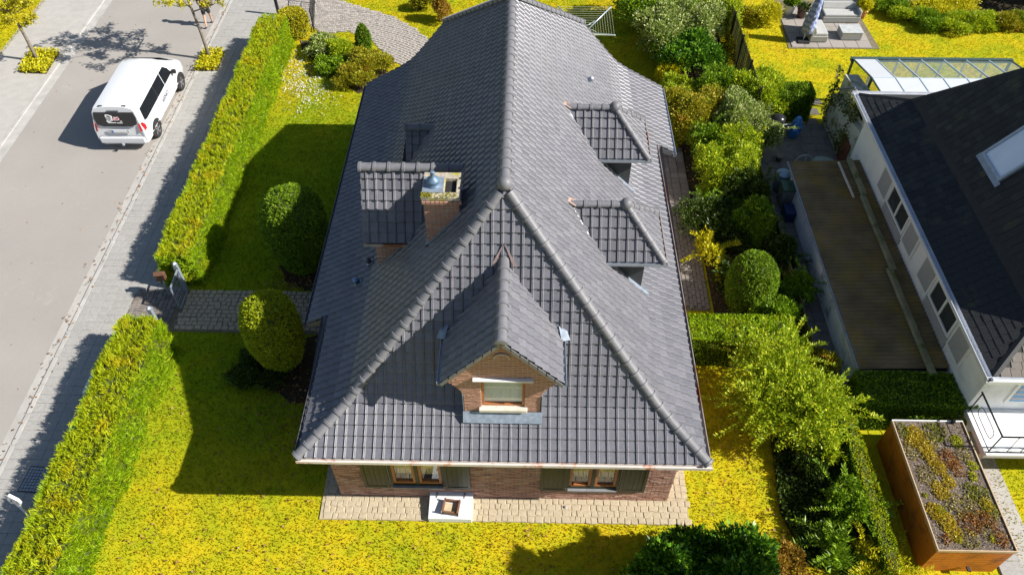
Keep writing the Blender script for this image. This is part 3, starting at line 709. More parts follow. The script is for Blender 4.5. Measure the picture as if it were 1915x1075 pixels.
# ------------------------------------------------------------------ gabled dormers on the left slope
def left_dormer(yc,rz,ez,hw,xe,xf,label,small):
    dm=link('dormer',None,house); tag(dm,label)
    for sgn in (-1,1):
        pr=polyline([(0,yc+sgn*hw,ez),(0,yc,rz)])
        lim=lambda t,pr=pr:(xe,-xs(pr(t).z)+.02)
        if sgn<0: tile_face(pr,Vector((1,0,0)),lim,xe-.04)
        else: tile_face(pr,Vector((-1,0,0)),lambda t,lim=lim:(-lim(t)[1],-lim(t)[0]),-xe-TW*20)
        mb=MB(); mb.prism([(xe+.01,yc+sgn*hw,ez-.03),(-xs(ez),yc+sgn*hw,ez-.03),(-xs(rz),yc,rz-.03),(xe+.01,yc,rz-.03)],(0,0,-.04)); mb.build('roof_slab',DECK,dm)
        if -xs(ez)>xe+.1: gutter('gutter',(xe,yc+sgn*(hw+.004),ez),(-xs(ez),yc+sgn*(hw+.004),ez),(0,sgn,0),GUTR if sgn<0 else ZINC,dm,.08,.07)
        mb=MB(); mb.prism([(-xs(ez)+.02,yc+sgn*(hw+.03),ez+.02),(-xs(ez)+.14,yc+sgn*(hw+.03),ez+.12),(-xs(rz)+.16,yc+sgn*.03,rz+.16),(-xs(rz)+.0,yc+sgn*.03,rz+.03)],(0,0,.012)); mb.build('valley',GUTD,dm)
        mb=MB(); mb.prism([(xe-.02,yc+sgn*hw,ez+.03),(xe-.02,yc,rz+.03),(xe-.02,yc,rz-.12),(xe-.02,yc+sgn*hw,ez-.10)],(.035,0,0)); mb.build('verge_board',RIDGE,dm)
    caps([(xe-.02,yc,rz),(-xs(rz),yc,rz)],CAP,.335,.02,dm)
    yk0,yk1=yc-hw+.22,yc+hw-.22; zb=float(np.interp(-xf,SXP,SZP))-.15
    if zb<ez:
        mb=MB(); mb.prism([(xf,yk0,zb),(xf,yk1,zb),(xf,yk1,ez+.2),(xf,yc,rz-.1),(xf,yk0,ez+.2)],(.18,0,0)); mb.box((xf+.18,yk0,zb),(-xs(ez),yk0+.15,ez-.02)); mb.build('wall',MORTAR,dm)
        if not small:
            bb=MB(); bricks(bb,(xf,yk0,zb),(1,0,0),(0,-1,0),-xs(ez)-xf,ez-zb-.03); bricks(bb,(xf,yk1,zb),(0,-1,0),(-1,0,0),yk1-yk0,ez-zb,lambda a,b,z0,z1:.25<a<yk1-yk0-.25 and z0>.45); tag(bb.build('bricks',BRICK,dm,raw=True),kind='stuff')
        mb=MB(); mb.box((xf-.02,yk0+.25,zb+.45),(xf-.002,yk1-.25,ez+.1)); mb.build('pane',plain('dark pane',(.03,.035,.04),.08),dm)
    if not small:
        mb=MB(); mb.prism([(-xs(rz)-.02,yc-.05,rz+.02),(-xs(rz)+.22,yc-.02,rz+.17),(-xs(rz)+.22,yc+.08,rz+.17),(-xs(rz)-.02,yc+.1,rz+.03)],(0,0,.03)); mb.build('valley_flashing',plain('red lead',(.35,.16,.13),.5,.2,.3,8),dm)
left_dormer(5.93,6.80,5.22,1.0,-3.58,-3.35,'large gabled dormer beside the chimney, lit on its near slope',False)
left_dormer(9.31,5.46,4.30,.80,-2.98,-2.93,'small gabled dormer in the shade behind the large one',True)
tag(TILES.build('roof_tiles',TILE,house,raw=True),kind='stuff')
# roof vents
def vent(p,nrm,mat):
    v=link('roof_vent',None,house); n=Vector(nrm).normalized(); ex=Vector((0,1,0)); ey=n.cross(ex); M=frame(Vector(p)+n*.03,ex,ey,n)
    mb=MB(); mb.lathe([(.07,0),(.07,.10),(.085,.10),(.085,.15),(.05,.19),(.01,.2)],14); mb.build('vent_cap',mat,v,True,M)
    dn=Vector((n.x,0,-n.x*n.x/n.z)).normalized()*(1 if True else 1)
    mb=MB(); mb.prism([(-.09,-.10,0),(.09,-.10,0),(.09,.12,0),(-.09,.12,0)],(0,0,.025)); mb.build('vent_flashing',LEAD,v,M=M)
vent((2.32,11.9,float(np.interp(2.32,SXP,SZP))),(1.2,0,1),ZINC)
vent((-3.93,4.95,3.64),(-.6,0,1),plain('vent blue',(.12,.22,.38),.4,.3)); vent((-3.66,5.50,3.85),(-.7,0,1),GUTD)
# ================================================================== THE NEIGHBOUR'S HOUSE
nb=thing('white_house','white rendered house under a steep dark slate roof, partly in view','house')
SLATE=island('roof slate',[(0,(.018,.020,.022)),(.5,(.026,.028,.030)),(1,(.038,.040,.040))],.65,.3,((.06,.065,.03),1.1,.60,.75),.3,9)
SLATE_LIT=island('roof slate sunlit',[(0,(.13,.115,.10)),(.5,(.17,.15,.13)),(1,(.21,.185,.16))],.75,.3,((.15,.14,.10),2,.5,.7),.3,9)  # front slope of the same roof, its sunlit brightness put into the colour
RENDER=plain('white render',(.82,.82,.81),.8,0,.06,2,.1,.3,((.55,.55,.52),.8,.55,.75))
NX0,NX1,NY0,NY1,NEZ=12.0,23.0,2.5,14.4,3.30
NB=1.2; NBZ=3.9; NRX=17.5; NS=1.32; NRZ=NBZ+(NRX-NX0-NB)*NS
def nroof(dd): return NEZ+(NBZ-NEZ)*dd/NB if dd<NB else NBZ+(dd-NB)*NS
# roof body
mb=MB()
def nring(dd): 
    z=nroof(dd); return [(NX0+dd,NY0+dd,z),(NX1-dd,NY0+dd,z),(NX1-dd,NY1-dd,z),(NX0+dd,NY1-dd,z)]
r0,r1,r2=nring(0),nring(NB),nring(5.45)
for a,b in ((r0,r1),(r1,r2)):
    for i in range(4): mb.poly([a[i],a[(i+1)%4],b[(i+1)%4],b[i]])
mb.poly(r2); mb.build('roof_deck',plain('slate deck',(.02,.021,.022),.8),nb,raw=True)
def slates(axis, name, rest, mat, count):
    es=Vector((0,1,0)) if axis=='w' else Vector((1,0,0)); rows=[]; dd=.0; SWd=.26; SG=.19
    mbr=MB(); n=0; proto=MB()
    proto.add([(-.5,0,.006),(.5,0,.006),(.5,0,.016),(-.5,0,.016),(-.5,1.25,.0),(.5,1.25,.0),(.5,1.25,.004),(-.5,1.25,.004)],[(0,1,2,3),(3,2,6,7),(0,3,7,4),(1,5,6,2)])
    pm=proto.mesh(name,mat); P=[]
    k=0
    while dd<5.3:
        z0=nroof(dd); st=Vector((1,0,(NBZ-NEZ)/NB if dd<NB else NS)) if axis=='w' else Vector((0,1,(NBZ-NEZ)/NB if dd<NB else NS))
        step=SG/st.length; st.normalize(); nn=es.cross(st); nn = nn if nn.z>0 else -nn
        lo,hi=(NY0+dd+step*1.1,NY1-dd-step*1.1) if axis=='w' else (NX0+dd+step*1.1,NX1-dd-step*1.1)
        s=lo+(.13 if k%2 else 0)
        while s<hi-.05:
            w=min(SWd,hi-s); c=s+w/2
            p=Vector((NX0+dd,c,z0)) if axis=='w' else Vector((c,NY0+dd,z0))
            p=p+nn*.006+nn*random.uniform(0,.006)
            P.append((p,es,st,nn,w-.012,random.uniform(-.012,.012))); s+=SWd
        dd+=step; k+=1
    # nearest, seen first
    P.sort(key=lambda q:(q[0]-Vector((12.0,3.5,3.4))).length)
    for i,(p,e,t,n_,w,rot) in enumerate(P):
        M=frame(p,e,t,n_)@Matrix.Rotation(rot,4,'Z')@Matrix.Diagonal((w,SG,1,1))
        if i<count: link(name,pm,nb,M)
        else: mbr.add([M@v.co for v in pm.vertices],[tuple(f.vertices) for f in pm.polygons])
    tag(mbr.build(rest,mat,nb,raw=True),kind='stuff')
slates('w','slate','slates_far',SLATE,240); slates('s','front_slate','front_slates_far',SLATE_LIT,60)
for k_,(ya,yb3) in enumerate(((NY0,1),(NY1,-1))):
    s=MB(); hp=[Vector((NX0+q,ya+yb3*q,nroof(q)+.012)) for q in (0,NB*.5,NB,2.5,5.3)]
    for a,b in zip(hp,hp[1:]):
        w1=Vector((-.10,yb3*.0,0)); s.add([a+Vector((0,yb3*.13,.01)),b+Vector((0,yb3*.13,.01)),b+Vector((0,0,.035)),a+Vector((0,0,.035)),b+Vector((.13,0,.01)),a+Vector((.13,0,.01))],[(0,1,2,3),(3,2,4,5)])
    s.build('hip_flashing',SLATE,nb,raw=True)
# eaves gutters
BLUEG=plain('gutter aluminium',(.62,.64,.68),.45,.1,.08,3)
gutter('gutter',(NX0,NY0-.1,NEZ),(NX0,NY1+.1,NEZ),(-1,0,0),BLUEG,nb,.16,.10); gutter('gutter',(NX0-.16,NY0,NEZ),(NX1,NY0,NEZ),(0,-1,0),BLUEG,nb,.16,.10); gutter('gutter',(NX0-.16,NY1,NEZ),(NX1,NY1,NEZ),(0,1,0),BLUEG,nb,.16,.10)
mb=MB(); mb.box((NX0-.02,NY0-.02,NEZ-.16),(NX1,NY1+.02,NEZ-.13)); mb.build('soffit',WHITE,nb)
NWX,NWY=12.42,2.95
mb=MB(); mb.box((NWX,NWY,-.2),(NX1-.4,NY1-.4,NEZ-.16)); mb.build('wall',RENDER,nb)
# side wall: two bay windows with shutters of grey panels between garage roof and eaves
GREYP=plain('grey panel',(.36,.36,.37),.6,0,.05,3); PANED=plain('window glass dark',(.04,.045,.05),.06,0,.1,3,0,.6)
def nbwin(y0,y1):
    z0,z1=1.75,2.95
    w=MB(); t=.08
    w.box((NWX-.06,y0,z0),(NWX-.002,y0+t,z1)); w.box((NWX-.06,y1-t,z0),(NWX-.002,y1,z1)); w.box((NWX-.06,y0+t,z0),(NWX-.002,y1-t,z0+t)); w.box((NWX-.06,y0+t,z1-t),(NWX-.002,y1-t,z1)); m=(y0+y1)/2; w.box((NWX-.06,m-.04,z0+t),(NWX-.002,m+.04,z1-t))
    win=w.build('window',WHITE,nb)
    for a,b in ((y0+t,m-.04),(m+.04,y1-t)):
        s=MB(); s.box((NWX-.03,a,z0+t),(NWX-.02,b,z1-t)); s.build('pane',PANED,win)
for ya,yb in ((4.9,6.5),(9.0,10.6)):
    nbwin(ya,yb)
    for a,b in ((ya-.95,ya-.06),(yb+.06,yb+.95)):
        s=MB(); s.box((NWX-.05,a,1.62),(NWX-.003,b,3.05)); sh=s.build('shutter_frame',WHITE,nb)
        s=MB(); s.box((NWX-.058,a+.08,1.70),(NWX-.051,b-.08,2.97)); s.build('shutter_panel',GREYP,sh)
    s=MB(); s.box((NWX-.05,ya-.04,1.36),(NWX-.003,yb+.04,1.70)); s.build('panel',GREYP,nb)
s=MB(); s.box((NWX-.10,7.4,2.55),(NWX-.003,8.8,2.62)); s.build('ledge',GREYP,nb)
# street-side window with striped blind on the front wall
s=MB(); s.box((13.25,NWY-.05,1.55),(14.6,NWY-.003,2.75)); win=s.build('window',WHITE,nb)
mB,nt,b=newmat('striped blind'); g=nt.nodes.new('ShaderNodeNewGeometry'); wv=nt.nodes.new('ShaderNodeTexWave'); wv.inputs['Scale'].default_value=1.5; wv.inputs['Distortion'].default_value=.6; wv.bands_direction='Z'
nt.links.new(g.outputs['Position'],wv.inputs['Vector']); nt.links.new(ramp(nt,wv.outputs['Fac'],[(.45,(.10,.35,.68)),(.55,(.42,.42,.45))]),b.inputs['Base Color'])
s=MB(); s.box((13.35,NWY-.062,1.65),(14.5,NWY-.051,2.65)); s.build('pane',mB,win)
# balcony with wrought-iron railing
bal=link('balcony',None,nb)
s=MB(); s.box((12.42,1.55,1.02),(20,NWY-.01,1.20)); s.build('slab',RENDER,bal)
s=MB(); s.box((12.40,1.50,1.201),(20,1.60,1.26)); s.build('edge',WHITE,bal)
IRON=plain('black iron',(.03,.032,.036),.4,.4,.2,6)
s=MB(); s.tube([(12.46,NWY-.05,2.05),(12.46,1.56,2.05)],.026,6); s.tube([(12.46,1.56,2.05),(20,1.56,2.05)],.026,6)
for y in (2.85,1.58): s.tube([(12.46,y,1.2),(12.46,y,2.05)],.018,6)
s.tube([(12.46,2.9,1.32),(12.46,1.56,1.32)],.014,6); s.tube([(12.46,1.56,1.32),(20,1.56,1.32)],.014,6)
lp=[]
for k in range(25):
    t=2*PI*k/24; lp.append((12.46,2.2+.42*math.copysign(abs(math.cos(t))**.5,math.cos(t)),1.68+.16*math.copysign(abs(math.sin(t))**.5,math.sin(t))))
s.tube(lp,.011,5)
x=12.9
while x<19.8: s.tube([(x,1.56,1.32),(x,1.56,2.05)],.010,5); x+=.35
s.build('railing',IRON,bal,True)
s=MB(); s.prism([(12.42,1.70,1.02),(13.0,1.70,1.02),(12.42,1.70,.55)],(0,.25,0)); s.build('bracket',CONC,bal)
s=MB(); s.box((13.2,2.905,0),(15.4,2.948,.98)); s.build('garage_door',plain('teal door',(.09,.14,.15),.5),nb)
# roof window on the slate slope: square to the slope
rw=link('roof_window',None,nb); dd=2.19; es=Vector((0,1,0)); st=Vector((1,0,NS)).normalized(); nn=Vector((-NS,0,1)).normalized()
M=frame(Vector((NX0+dd,8.8,nroof(dd))),es,st,nn)
s=MB(); hw,hh,t=.62,.68,.08
for a,b in (((-hw,-hh,0),(hw,-hh+t,.10)),((-hw,hh-t,0),(hw,hh,.10)),((-hw,-hh+t,0),(-hw+t,hh-t,.10)),((hw-t,-hh+t,0),(hw,hh-t,.10))): s.box(a,b)
s.build('sash',plain('grey aluminium',(.33,.38,.44),.4,.3),rw,M=M)
s=MB(); s.box((-hw+t,-hh+t,.05),(hw-t,hh-t,.06)); s.build('pane',plain('roof pane',(.66,.76,.86),.08,0,.05,2,0,.8),rw,M=M)  # pale blue base colour paints the sky's reflection onto the pane
s=MB(); s.box((-hw-.08,-hh-.16,.012),(hw+.08,-hh,.035)); s.build('apron',plain('apron lead',(.25,.30,.36),.4,.3),rw,M=M)
s=MB(); s.box((-.02,hh,.02),(.02,hh+.05,.10)); 
# low annex wall with ivy, door and window towards the garden
s=MB(); s.prism([(12.45,14.02,0),(12.45,17.3,0),(12.45,17.3,1.35),(12.45,14.02,1.9)],(.22,0,0)); s.prism([(12.67,14.02,0),(12.67,17.3,0),(12.67,17.3,2.2),(12.67,14.02,2.7)],(.5,0,0)); s.build('annex_wall',plain('weathered render',(.46,.46,.40),.9,0,.15,2,.2,.3,((.14,.16,.05),2.2,.5,.68)),nb)
s=MB(); s.box((12.425,14.3,0),(12.449,15.1,1.1)); s.build('annex_door',plain('red brown door',(.16,.05,.03),.6),nb)
s=MB(); s.box((12.64,14.7,1.95),(12.668,15.5,2.35)); s.build('annex_window',PANED,nb)
s=MB(); s.tube([(12.40,17.3,1.5),(12.55,15.9,2.55)],.03,8); s.build('downpipe',GUTD,nb,True)
pp=np.c_[12.42-RNG.random(1500)*.12,RNG.uniform(14.6,17.6,1500),RNG.uniform(.2,2.5,1500)]; pp=pp[(np.sin(pp[:,1]*3)+np.sin(pp[:,2]*4+pp[:,1]*2)+RNG.normal(size=len(pp))*.5)>.1]
leafmesh('ivy',pp+[.1,0,0],RNG.normal(size=(len(pp),3))+[-1,0,-.3],.12,.09,leafmat('ivy leaf',[(0,(.05,.08,.01)),(.6,(.13,.16,.02)),(1,(.28,.26,.03))]),nb,'stuff')
# conservatory
cs=thing('conservatory','glazed garden room with white roof panels behind the slate house','conservatory',(13.2,14.6,0))
CW=plain('conservatory panel',(.56,.58,.60),.4,0,.03,2); CFR=plain('frame pale blue grey',(.45,.54,.60),.4,.2,.08,4); CFD=plain('frame dark green',(.05,.09,.085),.4,.1,.1,4)
xa,xb2=13.2,19.3; yb_,yf2=14.75,18.2; ybd=16.25; zE,zB=2.3,2.74
def L(p): return Vector(p)-Vector((13.2,14.6,0))
nbay=7; xsn=[xa+(xb2-xa)*i/nbay for i in range(nbay+1)]
for i in range(nbay):
    x0,x1=xsn[i]+.03,xsn[i+1]-.03
    s=MB(); s.prism([L((x0,yf2,zE)),L((x1,yf2,zE)),L((x1,ybd,zB)),L((x0,ybd,zB))],(0,0,.012)); s.build('roof_panel' if i==0 else 'pane',CW if i==0 else GLASS,cs)
    s=MB(); s.prism([L((x0,ybd,zB)),L((x1,ybd,zB)),L((x1,yb_,zB+.10)),L((x0,yb_,zB+.10))],(0,0,.012)); s.build('roof_panel',CW,cs)
for i in range(nbay+1):
    s=MB(); m=CFD if i in (0,nbay) else CFR; s.tube([L((xsn[i],yf2,zE)),L((xsn[i],ybd,zB)),L((xsn[i],yb_,zB+.1))],.035,6); s.build('glazing_bar',m,cs)
s=MB(); s.tube([L((xa,ybd,zB)),L((xb2,ybd,zB))],.03,6); s.build('purlin',CFR,cs)
s=MB(); s.box(L((xa-.08,yf2-.02,zE-.1)),L((xb2+.08,yf2+.12,zE+.04))); s.build('gutter',CFD,cs)
for x in (xa,xb2):
    s=MB(); s.prism([L((x,yb_,.3)),L((x,yf2,.3)),L((x,yf2,zE-.05)),L((x,ybd,zB-.05)),L((x,yb_,zB))],(.012,0,0)); s.build('side_pane',GLASS,cs)
    for y in (yb_,ybd,yf2):
        s=MB(); s.box(L((x-.04,y-.04,0)),L((x+.04,y+.04,zE-.02 if y==yf2 else zB-.03))); s.build('post',CFD,cs)
for i in range(1,nbay):
    s=MB(); s.box(L((xsn[i]-.03,yf2-.04,0)),L((xsn[i]+.03,yf2+.0,zE-.1))); s.build('post',CFR,cs)
s=MB(); s.box(L((xa+.05,yf2-.05,0)),L((xb2-.05,yf2-.01,.5))); s.build('base_wall',RENDER,cs)
s=MB(); s.box(L((xa+.1,yb_+.1,.03)),L((xb2-.1,yf2-.1,.06))); s.build('floor',plain('tile floor',(.55,.52,.46),.5),cs)
# ------------------------------------------------------------------ garage with corrugated roof
ga=thing('garage','low grey garage under a mossy corrugated roof against the white house','garage',(9.9,4.25,0))
GX0,GX1,GY0,GY1,GZ=9.98,12.40,4.30,13.15,1.20
def G_(p): return Vector(p)-Vector((9.9,4.25,0))
gw=plain('garage render',(.85,.86,.88),.85,0,.1,1.5,.1,.3,((.26,.27,.24),1.2,.52,.7))
s=MB(); s.box(G_((GX0,GY0,0)),G_((GX1,GY1,GZ-.07))); s.build('wall',gw,ga)
CORR=plain('corrugated fibre cement',(.20,.145,.075),.9,0,.3,1.3,.2,.25,((.25,.175,.04),.8,.48,.70))
s=MB(); n=int((GY1-GY0+.2)/.0245); ys=np.linspace(GY0-.1,GY1+.1,n)
xsx=[GX0-.08,GX0+.8,GX0+1.62,GX0+1.70,GX1-.0]
for i in range(n-1):
    za=.022*math.sin(ys[i]*2*PI/.147); zb_=.022*math.sin(ys[i+1]*2*PI/.147)
    for j in range(len(xsx)-1):
        lift=lambda x:GZ+.0+(.10*(x-GX0)/2.4)
        s.add([G_((xsx[j],ys[i],lift(xsx[j])+za)),G_((xsx[j+1],ys[i],lift(xsx[j+1])+za)),G_((xsx[j+1],ys[i+1],lift(xsx[j+1])+zb_)),G_((xsx[j],ys[i+1],lift(xsx[j])+zb_))],[(0,1,2,3)])
s.build('corrugated_sheet',CORR,ga,True,raw=True)
s=MB(); s.box(G_((GX0-.10,GY0-.08,GZ-.07)),G_((GX1,GY1+.08,GZ-.03))); s.build('roof_board',DARK,ga)
gutter('gutter',G_((GX0-.08,GY0-.1,GZ-.0)),G_((GX0-.08,GY1+.1,GZ-.0)),(-1,0,0),ZINC,ga,.05,.04)
MOSSW=plain('mossy capping',(.24,.23,.14),.9,0,.3,2,.2,.3,((.10,.12,.02),1.5,.5,.65))
for (a,b,xo) in ((GY0-.35,7.9,1.86),(7.85,11.3,1.98),(11.35,GY1+.08,2.05)):
    s=MB(); s.prism([G_((GX0+xo-.12,a,GZ+.13)),G_((GX0+xo-.06,a,GZ+.20)),G_((GX0+xo+.06,a,GZ+.20)),G_((GX0+xo+.12,a,GZ+.13))],(0,b-a,0)); s.build('capping',MOSSW,ga)
s=MB(); s.tube([G_((11.58,13.05,GZ+.16)),G_((11.62,11.2,GZ+.16))],.045,8); s.build('pipe',plain('pale pipe',(.50,.47,.41),.6),ga,True)
# ------------------------------------------------------------------ wooden shed with planted roof
shd=thing('garden_shed','low orange timber shed with a planted sedum roof by the balcony','shed',(10.3,-1.05,0))
SX0,SX1,SY0,SY1,SZ=10.32,12.12,-1.02,2.47,1.25
def S_(p): return Vector(p)-Vector((10.3,-1.05,0))
TIMB=island('orange timber',[(0,(.42,.115,.010)),(.5,(.52,.155,.014)),(1,(.60,.21,.024))],.55,.3,((.18,.06,.012),2,.5,.7),.1,25)
nbd=9; bh=(SZ-.06)/nbd
for i in range(nbd):
    z0=.02+i*bh; z1=z0+bh-.020
    s=MB(); s.box(S_((SX0,SY0-.025,z0)),S_((SX1,SY0,z1))); s.build('board',TIMB,shd)
    s=MB(); s.box(S_((SX0-.025,SY0-.025,z0)),S_((SX0-.001,SY1,z1+.011))); s.build('board',TIMB,shd)
s=MB(); s.box(S_((SX0,SY0,0)),S_((SX1,SY1,SZ-.08))); s.build('core',plain('shed inner wood',(.12,.05,.02),.8),shd)
ETR=plain('edge trim',(.50,.36,.24),.55,.1,.1,5)
for a,b in (((SX0-.04,SY0-.045,SZ-.06),(SX1+.03,SY0-.02,SZ+.035)),((SX0-.04,SY1,SZ-.06),(SX1+.03,SY1+.03,SZ+.035)),((SX0-.045,SY0-.02,SZ-.06),(SX0-.02,SY1,SZ+.035)),((SX1,SY0-.02,SZ-.06),(SX1+.03,SY1,SZ+.035))):
    s=MB(); s.box(S_(a),S_(b)); s.build('trim',ETR if a[1]!=SY1 else WHITE,shd)
s=MB(); s.box(S_((SX0-.018,SY0-.018,SZ-.08)),S_((SX1-.002,SY1-.002,SZ-.005))); s.build('substrate',plain('roof gravel',(.15,.115,.085),.95,0,.5,40,.8,.2,((.34,.29,.26),30,.54,.64)),shd)
s=MB(); s.prism([S_((SX0+1.0,SY0-.05,.35)),S_((SX0+1.1,SY0-.05,.30)),S_((SX0+1.1,SY0-.16,.30)),S_((SX0+1.0,SY0-.16,.35))],(0,0,.05)); s.build('door_handle',IRON,shd)
s=MB(); s.lathe([(.05,0),(.05,.10),(.03,.13)],10,S_((SX1-.25,SY1-.02,SZ))); s.build('roof_outlet',IRON,shd)
def sedum(cells,stops,name,den=560):
    P=[]
    for (u,v,r) in cells:
        n=int(den*r*r*PI*4); a=RNG.random(n)*2*PI; rr=np.sqrt(RNG.random(n))*r
        P.append(np.c_[SX0+u+rr*np.cos(a),SY0+v+rr*np.sin(a)*1.2,SZ+.0+.05*(1-(rr/r)**2)*RNG.random(n)])
    P=np.vstack(P); P=P[(P[:,0]>SX0+.02)&(P[:,0]<SX1-.04)&(P[:,1]>SY0+.02)&(P[:,1]<SY1-.04)]
    leafmesh(name,P-[10.3,-1.05,0],RNG.normal(size=(len(P),3))*[1,1,.35]+[0,0,1.0],.05,.045,leafmat(name+' leaf',stops),shd,'stuff')
sedum([(.45,3.1,.22),(.55,2.75,.22),(.62,2.4,.2),(.75,2.1,.18),(.55,1.5,.22),(.22,.95,.2),(.4,.7,.24),(.5,.4,.2),(.3,2.9,.18),(.85,1.75,.16),(1.55,1.15,.16)],[(0,(.40,.29,.03)),(.6,(.60,.45,.04)),(1,(.70,.58,.05))],'gold_sedum')
sedum([(1.45,2.9,.16),(1.62,2.2,.12),(1.5,1.9,.12),(.35,.95,.14),(1.35,.25,.07),(.12,1.35,.06),(.55,.22,.07)],[(0,(.38,.42,.02)),(1,(.58,.56,.04))],'lime_sedum')
sedum([(1.05,2.4,.24),(1.2,2.1,.2),(.95,.65,.26),(1.2,.75,.2),(1.55,.3,.2),(1.45,.75,.2),(.25,.25,.12)],[(0,(.26,.10,.03)),(.6,(.42,.19,.05)),(1,(.46,.30,.08))],'rust_sedum',300)
sedum([(1.5,1.4,.25),(1.6,1.0,.2),(1.3,1.5,.2),(1.0,3.2,.3),(.15,3.2,.2)],[(0,(.18,.20,.02)),(1,(.38,.38,.05))],'olive_sedum',260)
sedum([(.2,2.6,.25),(.35,1.9,.25),(.8,1.1,.3),(1.2,1.1,.25),(.75,2.9,.25),(1.5,2.5,.2),(.8,.25,.25),(1.3,.45,.2),(1.62,.85,.15)],[(0,(.24,.19,.05)),(.6,(.40,.34,.08)),(1,(.52,.46,.12))],'dull_sedum',190)
P_=np.c_[RNG.uniform(SX0+.02,SX1-.04,2200),RNG.uniform(SY0+.02,SY1-.04,2200),np.full(2200,SZ)]
leafmesh('dry_stems',P_-[10.3,-1.05,0],RNG.normal(size=(2200,3))*[1,1,.3]+[0,0,.3],.055,.022,leafmat('dry stem',[(0,(.10,.07,.05)),(.6,(.28,.22,.17)),(1,(.50,.44,.40))]),shd,'stuff')
# ================================================================== PLANTS
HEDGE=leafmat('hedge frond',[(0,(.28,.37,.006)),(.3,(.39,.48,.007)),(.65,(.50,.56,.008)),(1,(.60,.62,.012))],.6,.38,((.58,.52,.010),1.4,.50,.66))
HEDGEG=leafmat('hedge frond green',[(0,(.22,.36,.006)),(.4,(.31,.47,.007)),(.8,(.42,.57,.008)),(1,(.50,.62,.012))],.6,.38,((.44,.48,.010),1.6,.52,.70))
HCORE=plain('hedge twigs',(.06,.08,.008),.95,0,.3,10)
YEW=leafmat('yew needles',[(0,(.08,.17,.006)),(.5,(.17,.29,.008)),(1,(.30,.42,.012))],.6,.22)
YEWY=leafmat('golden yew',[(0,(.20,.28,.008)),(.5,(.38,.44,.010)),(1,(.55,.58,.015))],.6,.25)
def hedge(name,label,pts,half,h,mat,matside,n,L=.17,Wd=.035,core=True,zb=.03,taper=.12,group=None,wob=.05,tuft=1):
    """trimmed hedge along a line of points (x, y)"""
    a,b=Vector((*pts[0],0)),Vector((*pts[1],0)); t=thing(name,label,'hedge',(a+b)/2,0,group); d=(b-a); ln=d.length; d.normalize(); s=Vector((-d.y,d.x,0)); c=(a+b)/2
    A=np.array(d);S=np.array(s)
    hw0=half; hw1=half-taper
    mb=MB(); k=.09
    P=[]
    for f in (-1,1):
        for g,hh in ((-(hw0-k),zb),((hw0-k),zb),((hw1-k),h-k),(-(hw1-k),h-k)): P.append(d*(f*(ln/2-k))+s*g+Vector((0,0,hh)))
    mb.add(P,[(0,1,2,3),(4,5,6,7),(0,1,5,4),(1,2,6,5),(2,3,7,6),(3,0,4,7)]); mb.build('inner_twigs',HCORE,t)
    areas=np.array([ln*2*hw1,ln*h,ln*h,2*hw0*h,2*hw0*h]); cnt=(n*areas/areas.sum()).astype(int)
    def wv(u,v): return wob*(np.sin(u*2.1+1.3*np.sin(v*1.7))+np.sin(u*4.7+v*3.1)*.6)
    for i,m in enumerate(cnt):
        u=RNG.uniform(-ln/2,ln/2,m); v=RNG.uniform(-1,1,m); zz=RNG.uniform(zb,h,m); hwz=hw0+(hw1-hw0)*(zz/h)
        if i==0: p=A*u[:,None]+S*(v*hw1)[:,None]+np.array([0,0,1])*(h+wv(u,v*2)+RNG.normal(size=m)*.02)[:,None]; nrm=np.array([0,0,1.])
        elif i in (1,2): sg=1 if i==1 else -1; p=A*u[:,None]+S*(sg*(hwz+wv(u,zz)))[:,None]+np.array([0,0,1])*zz[:,None]; nrm=S*sg*.8+np.array([0,0,.7])
        else: sg=1 if i==3 else -1; p=A*(sg*(ln/2+wv(v,zz)))[:,None]+S*(v*hwz)[:,None]+np.array([0,0,1])*zz[:,None]; nrm=A*sg*.8+np.array([0,0,.7])
        dr=nrm+RNG.normal(size=(m,3))*.45
        if tuft>1:                                              # fronds grow in little fans
            gi=(np.arange(m)//tuft)*tuft; dr=dr[gi]+RNG.normal(size=(m,3))*.22; p=p[gi]+RNG.normal(size=(m,3))*.028+dr*(.05*RNG.random(m))[:,None]
        LL=L*RNG.uniform(.6,1.35,m); p=p-dr/np.linalg.norm(dr,axis=1,keepdims=True)*(LL*.7)[:,None]
        leafmesh('foliage',p,dr,LL,Wd*RNG.uniform(.7,1.3,m),mat if i==0 else matside,t,'stuff' if False else None)
    return t
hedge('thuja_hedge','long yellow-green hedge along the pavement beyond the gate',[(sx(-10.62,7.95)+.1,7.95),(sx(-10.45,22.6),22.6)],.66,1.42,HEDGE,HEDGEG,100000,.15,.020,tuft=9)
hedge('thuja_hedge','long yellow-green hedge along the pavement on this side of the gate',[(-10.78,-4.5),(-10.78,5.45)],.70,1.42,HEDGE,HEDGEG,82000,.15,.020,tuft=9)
hedge('box_hedge','short clipped hedge between the house corner and the big shrub',[(5.15,5.60),(8.45,5.55)],.55,1.25,HEDGEG,YEW,16000,.08,.04,taper=.04,wob=.02)
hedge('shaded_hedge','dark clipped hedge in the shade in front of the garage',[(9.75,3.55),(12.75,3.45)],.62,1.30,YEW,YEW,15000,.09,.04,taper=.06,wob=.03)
hedge('boundary_hedge','low mossy hedge between the gardens beside the timber shed',[(9.38,-2.2),(9.38,3.1)],.24,.85,HEDGE,YEW,9000,.07,.035,taper=.03,wob=.03)
hedge('neighbour_hedge','dark square hedge behind the barbecue',[(10.25,17.75),(11.85,17.75)],.50,1.25,YEW,YEW,8000,.10,.05,taper=.04,wob=.03)
